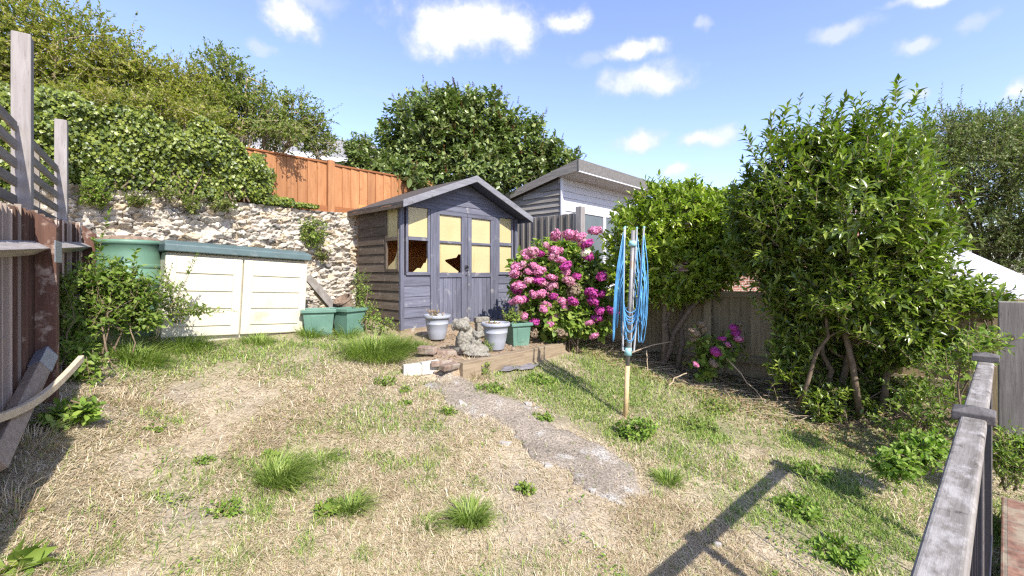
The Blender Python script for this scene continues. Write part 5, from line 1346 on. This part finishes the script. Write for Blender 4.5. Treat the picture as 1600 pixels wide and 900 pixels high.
tuft(590, 557, 75, 50, n=1300, label="long pale green grass in front of the green tubs and shed corner", name='long_grass', group='long grass by the shed', lean=(.2, -.1))
tuft(622, 545, 34, 34, n=420, label="long grass at the front corner of the summerhouse", name='long_grass', group='long grass by the shed')
tuft(545, 525, 30, 24, n=260, label="short grass growing against the front of the green tubs", name='long_grass', group='long grass by the shed')
tuft(215, 565, 60, 42, n=620, label="long grass below the bramble beside the left fence", name='long_grass', group='long grass by the box', lean=(.35, -.1))
tuft(290, 545, 60, 34, n=620, label="long grass along the foot of the cream storage box", name='long_grass', group='long grass by the box', lean=(.3, -.1))
tuft(405, 535, 36, 22, n=320, label="low bright grass below the middle of the storage box doors", name='long_grass', group='long grass by the box')
tuft(485, 525, 26, 26, n=260, label="bright grass at the right front corner of the storage box", name='long_grass', group='long grass by the box')
tuft(690, 600, 30, 14, 'straw', 160, "dry tan grass clump at the timber corner", 'dry_tuft', 'dry clumps', wd=.004)
tuft(745, 588, 36, 16, 'straw', 240, "dry orange tan grass along the foot of the timber edging", 'dry_tuft', 'dry clumps', wd=.004)
tuft(200, 630, 60, 24, 'straw', 300, "pale tall dry grass clump in the lawn near the left fence", 'dry_tuft', 'dry clumps', wd=.003)
tuft(25, 800, 70, 60, 'straw', 90, "dry wispy stalks in the fence shade at the lower left", 'dry_tuft', 'dry clumps', (.3, .1), .0035)
tuft(60, 690, 60, 40, 'straw', 150, "dry stalks in the fence shade behind the lower left stalks", 'dry_tuft', 'dry clumps', (.3, .1), .0035)
def weed(px, py, w, h, label, n=26, leaf=.035, mat='weed', T=T_OVAL):
    p = gp(px, py); k = p[1]/F
    low('lawn_weed', label, 'weed', [(p+np.array([0, 0, h*k*.5]), (w*k, w*k*.8, h*k*.6))], p, mat, n, leaf, (.04, .09), 0, 'broad leaved weeds in the lawn', T=T, nleaf=6, back=1., )
weed(512, 802, 20, 11, "yellow green leafy weed touching the dark grass tuft", 30, .045, 'hyd_leaf')
weed(350, 803, 26, 12, "low spreading green weed alone in the left of the lawn", 46, .03)
weed(602, 600, 18, 10, "leafy weed in the lawn left of the path head", 34, .035)
weed(635, 612, 10, 7, "small weed at the left edge of the path head", 14, .035)
weed(632, 632, 9, 6, "tiny weed in the lawn just below another near the path head", 12, .035)
weed(698, 645, 13, 8, "weed at the left edge of the concrete path by the pale chips", 24, .035)
weed(425, 715, 12, 8, "weed directly behind the biggest grass tuft", 22, .04, 'hyd_leaf')
weed(820, 768, 13, 14, "upright weed by the left edge of the path end", 22, .04, 'hyd_leaf')
weed(765, 610, 26, 9, "low green weed right of the path below the timber edging", 60, .035)
weed(845, 598, 24, 12, "dark green weed under the hydrangea in the grass", 60, .04)
weed(850, 655, 16, 10, "green weed on the right edge of the path middle", 34, .035)
weed(995, 685, 30, 26, "large leafy weed at the foot of the rotary dryer pole", 110, .045)
weed(1085, 665, 40, 10, "pale creeping weed in the lawn right of the dryer", 60, .035, 'hyd_leaf')
weed(1120, 640, 36, 12, "pale leafy patch of weed below the small hydrangea", 70, .035, 'hyd_leaf')
weed(1270, 745, 34, 12, "weed patch in the lawn beyond the handrail shadow", 60, .04)
weed(1250, 800, 40, 14, "broad weed patch in the sunny lawn left of the handrail", 80, .045)
weed(1310, 870, 46, 16, "near green weed patch beside the bottom of the handrail", 80, .05)
weed(40, 890, 22, 12, "bright single leaved weed at the bottom left corner", 8, .10, 'hyd_leaf', T_LANCE)
weed(240, 672, 16, 7, "small weed at the left of the lawn beyond the dry clump", 20, .03)
weed(315, 725, 16, 5, "tiny flat weed in the middle of the left lawn", 18, .03)
# dead stems and litter along the right fence
n = 520
s = rng.uniform(5.1, 6.05, n); c = rng.uniform(.6, 4.0, n); P = np.stack([s*DX+c*NX, s*DY+c*NY], -1); P = np.concatenate([P, zg(P[:, 0], P[:, 1])[:, None]+.01], 1)
a = rng.random(n)*6.28; L = rng.uniform(.06, .38, n); pit = np.abs(rng.normal(.08, .14, n))
Q = P+np.stack([np.cos(a)*np.cos(pit), np.sin(a)*np.cos(pit), np.sin(pit)], -1)*L[:, None]
V, Fs = sticks(P, Q, .0045, .002, 4); props(mesh_np('dead_stems', V, Fs, M['pale_twig']), "dead stems and twigs littering the soil by the low fence", 'twigs', kind='stuff')
n = 5200
s = rng.uniform(4.95, 6.1, n); c = rng.uniform(.2, 4.6, n); P = np.stack([s*DX+c*NX, s*DY+c*NY], -1); P = np.concatenate([P, zg(P[:, 0], P[:, 1])[:, None]+.012], 1)
V, Fs = place(P, rdir(n)*[1, 1, .3], rdir(n)*.5+[0, 0, 1], rng.uniform(.02, .05, n), .022, T_LANCE); props(mesh_np('leaf_litter', V, Fs, M['dead_leaf']), "brown leaf litter on the soil under the shrubs", 'leaf litter', kind='stuff')
n = 900
s = rng.uniform(2.85, 4.75, n); c = rng.uniform(3.68, 5.1, n); P = np.stack([s*DX+c*NX, s*DY+c*NY], -1); P = np.concatenate([P, zg(P[:, 0], P[:, 1])[:, None]+.006], 1)
V, Fs = place(P, rdir(n)*[1, 1, .3], rdir(n)*.5+[0, 0, 1], rng.uniform(.015, .045, n), .02, T_LANCE); props(mesh_np('leaf_litter', V, Fs, M['dead_leaf']), "dead leaves and crumbs scattered on the raised bed by the shed", 'leaf litter', kind='stuff')
mb = MB()
for i in range(170):
    q = L2W(rng.uniform(2.8, 4.75), rng.uniform(3.7, 5.0)); z_ = float(zg(*q[:2])); r_ = rng.uniform(.008, .028)
    mb.lathe([(0, -r_*.5), (r_*.8, -r_*.2), (r_, r_*.15), (r_*.6, r_*.5), (0, r_*.6)], 6, (q[0], q[1], z_))
mb.v = [tuple(np.array(v)+rng.normal(0, .003, 3)) for v in mb.v]
props(mb.build('rubble', M['red_brick']), "small rubble and stones on the raised bed by the shed", 'rubble', kind='stuff')
low('bed_weed', "green sprigs growing between the statue and the pot at the timber edge", 'weed', [pblob(768, 522, 5.45, 10, 20), pblob(762, 545, 5.25, 8, 12)], at(768, 548, 5.4), 'weed', 60, .03, (.06, .16), 2)
low('bed_weed', "weed trailing over the timber edging below the statue", 'weed', [pblob(756, 578, 4.85, 9, 20)], at(756, 592, 4.82), 'weed', 34, .03, (.06, .14), 0)
low('bed_weed', "pale sprawling stem beside the green tub under the hydrangea", 'weed', [pblob(800, 492, 5.75, 16, 12)], at(800, 520, 5.75), 'hyd_leaf', 34, .04, (.1, .2), 2)
tuft(705, 548, 22, 12, 'straw', 120, "dry grass growing on the bed left of the statue", 'dry_tuft', 'dry clumps', wd=.004)
tuft(722, 505, 24, 14, 'straw', 150, "dry brown growth between the first pot and the statue", 'dry_tuft', 'dry clumps', wd=.004)
tuft(655, 545, 34, 20, n=320, label="green grass on the bed edge in front of the first pot", name='long_grass', group='long grass by the shed')
for (x0, y0, x1, y1, Y0, Y1, lab) in ((965+13, 600-45, 1048, 534, 5.6, 5.6, "long dead stem leaning across the laurel trunk"), (1045, 602, 1073, 583, 5.0, 5.1, "short dead stem lying below the laurel"), (1135, 560, 1192, 625, 5.15, 4.85, "long pale cane leaning from the small hydrangea to the soil"),
                                  (1010, 548, 1012, 580, 5.6, 5.5, "upright broken dead stalk left of the laurel trunk"), (1214, 585, 1200, 622, 5.1, 4.9, "thin dead cane beside the big shrub stems")):
    o = MB().tube(curve_pts(at(x0, y0, Y0), at(x1, y1, Y1), .02, 6, .008), np.linspace(.008, .005, 6), 6).build('dead_cane', M['pale_twig']); props(o, lab, 'dead stem')

# ================================================================== SKY, SUN, CAMERA
AZ, EL = 32., 42.                       # the sun stands behind the camera, to the right
sd = np.array([math.sin(R(AZ))*math.cos(R(EL)), -math.cos(R(AZ))*math.cos(R(EL)), math.sin(R(EL))])
sun = bpy.data.lights.new('sun', 'SUN'); sun.energy = 5.0; sun.angle = R(.53); sun.color = (1., .955, .88)
so = bpy.data.objects.new('sun', sun); col.objects.link(so); so.rotation_euler = Vector(-sd).to_track_quat('-Z', 'Y').to_euler(); so.location = (0, -3, 8)

w = bpy.data.worlds.new("World"); scene.world = w; w.use_nodes = True
nt = w.node_tree; nt.nodes.clear()
class WN(NT):
    def __init__(s, tree): s.t = tree
wn = WN(nt)
out_ = wn.n('ShaderNodeOutputWorld'); bg = wn.n('ShaderNodeBackground'); bg.inputs[1].default_value = .15
sky = wn.n('ShaderNodeTexSky', sky_type='NISHITA'); sky.sun_disc = False; sky.sun_elevation = R(EL)
sky.sun_rotation = math.atan2(sd[0], sd[1]); sky.altitude = 50; sky.air_density = 1.0; sky.dust_density = .6; sky.ozone_density = 1.6
tc = wn.n('ShaderNodeTexCoord'); sep = wn.n('ShaderNodeSeparateXYZ'); wn.l(tc.outputs['Generated'], sep.inputs[0])
nz = wn.n('ShaderNodeTexNoise', i_Scale=11., i_Detail=7., i_Roughness=.6); wn.l(tc.outputs['Generated'], nz.inputs['Vector'])
sc_ = wn.n('ShaderNodeSeparateColor'); wn.l(nz.outputs['Color'], sc_.inputs[0])
nz2 = wn.n('ShaderNodeTexNoise', i_Scale=20., i_Detail=6., i_Roughness=.6); wn.l(tc.outputs['Generated'], nz2.inputs['Vector'])
azn = wn.math('ADD', wn.math('ARCTAN2', sep.outputs[0], sep.outputs[1]), wn.math('MULTIPLY', wn.math('SUBTRACT', sc_.outputs[0], .5), .09))
eln = wn.math('ADD', wn.math('ARCSINE', sep.outputs[2]), wn.math('MULTIPLY', wn.math('SUBTRACT', sc_.outputs[1], .5), .06))
clouds = [(460, 27, 46, 36, 1), (735, 40, 115, 46, 1.1), (700, 55, 70, 38, 1.1), (790, 45, 60, 36, 1.0), (885, 33, 36, 22, .95), (990, 85, 52, 17, .95), (1010, 125, 82, 24, .85), (1050, 115, 40, 24, .6), (1000, 218, 42, 17, .85), (1105, 220, 52, 16, .8), (1135, 210, 30, 14, .7),
          (1101, 38, 14, 13, .5), (1320, 50, 55, 17, .6), (1435, 75, 34, 17, .65), (1528, 35, 34, 15, .42), (1460, -8, 80, 13, .8), (1588, 145, 28, 18, .9), (1055, 268, 30, 12, .8), (418, 73, 26, 11, .45), (1430, 152, 26, 12, .6), (915, 97, 30, 12, .35), (480, -10, 60, 30, .5), (610, 150, 60, 10, .08)]
acc = None
for px, py, rx, ry, op in clouds:
    v = np.array([(px-CX)/F, 1, (HY-py)/F]); v /= np.linalg.norm(v)
    a0, e0 = math.atan2(v[0], v[1]), math.asin(v[2]); wa = rx/F*v[1]**2*1.0*(1+0*v[0]); wa = rx/F/(1+((px-CX)/F)**2); we = ry/F*v[1]*.95
    dx_ = wn.math('MULTIPLY', wn.math('SUBTRACT', azn, a0), 1/(wa*1.3)); dy_ = wn.math('MULTIPLY', wn.math('SUBTRACT', eln, e0), 1/(we*1.3))
    r2 = wn.math('SQRT', wn.math('ADD', wn.math('MULTIPLY', dx_, dx_), wn.math('MULTIPLY', dy_, dy_)))
    f = wn.math('SUBTRACT', 1., r2); f = wn.math('ADD', f, wn.math('MULTIPLY', wn.math('SUBTRACT', nz2.outputs['Fac'], .5), 1.25))
    mr = wn.n('ShaderNodeMapRange', interpolation_type='SMOOTHSTEP'); mr.inputs[1].default_value = .0; mr.inputs[2].default_value = .78; mr.inputs[4].default_value = min(op, 1.); wn.l(f, mr.inputs[0])
    acc = mr.outputs[0] if acc is None else wn.math('MAXIMUM', acc, mr.outputs[0])
hs = wn.n('ShaderNodeHueSaturation'); hs.inputs['Saturation'].default_value = .93; hs.inputs['Value'].default_value = 1.2; wn.l(sky.outputs[0], hs.inputs['Color'])
CW = 4.6
tint = wn.mix(hs.outputs[0], (.93, .90, 1.06), .999, 'MULTIPLY')
ccol = wn.mix((CW*.66, CW*.70, CW*.83), (CW, CW, CW*1.01), wn.math('POWER', acc, 1.5))
mixc = wn.mix(tint, ccol, acc)
wn.l(mixc, bg.inputs[0]); wn.l(bg.outputs[0], out_.inputs[0])

cam = bpy.data.cameras.new('camera'); co = bpy.data.objects.new('camera', cam); col.objects.link(co)
co.location = (0, 0, EYE); co.rotation_euler = (R(90), 0, 0)
cam.sensor_width = 36; cam.lens = 36*F/1600; cam.shift_y = -(450-HY)/1600; cam.clip_start = .05; cam.clip_end = 1000
scene.camera = co
scene.view_settings.view_transform = 'Standard'; scene.view_settings.look = 'None'; scene.view_settings.exposure = .82; scene.view_settings.gamma = 1
scene.render.engine = 'CYCLES'; scene.cycles.use_denoising = False; scene.cycles.filter_width = 1.3; scene.cycles.sample_clamp_indirect = 2.; scene.cycles.use_adaptive_sampling = True; scene.cycles.adaptive_threshold = .002; scene.cycles.max_bounces = 8; scene.cycles.transparent_max_bounces = 12
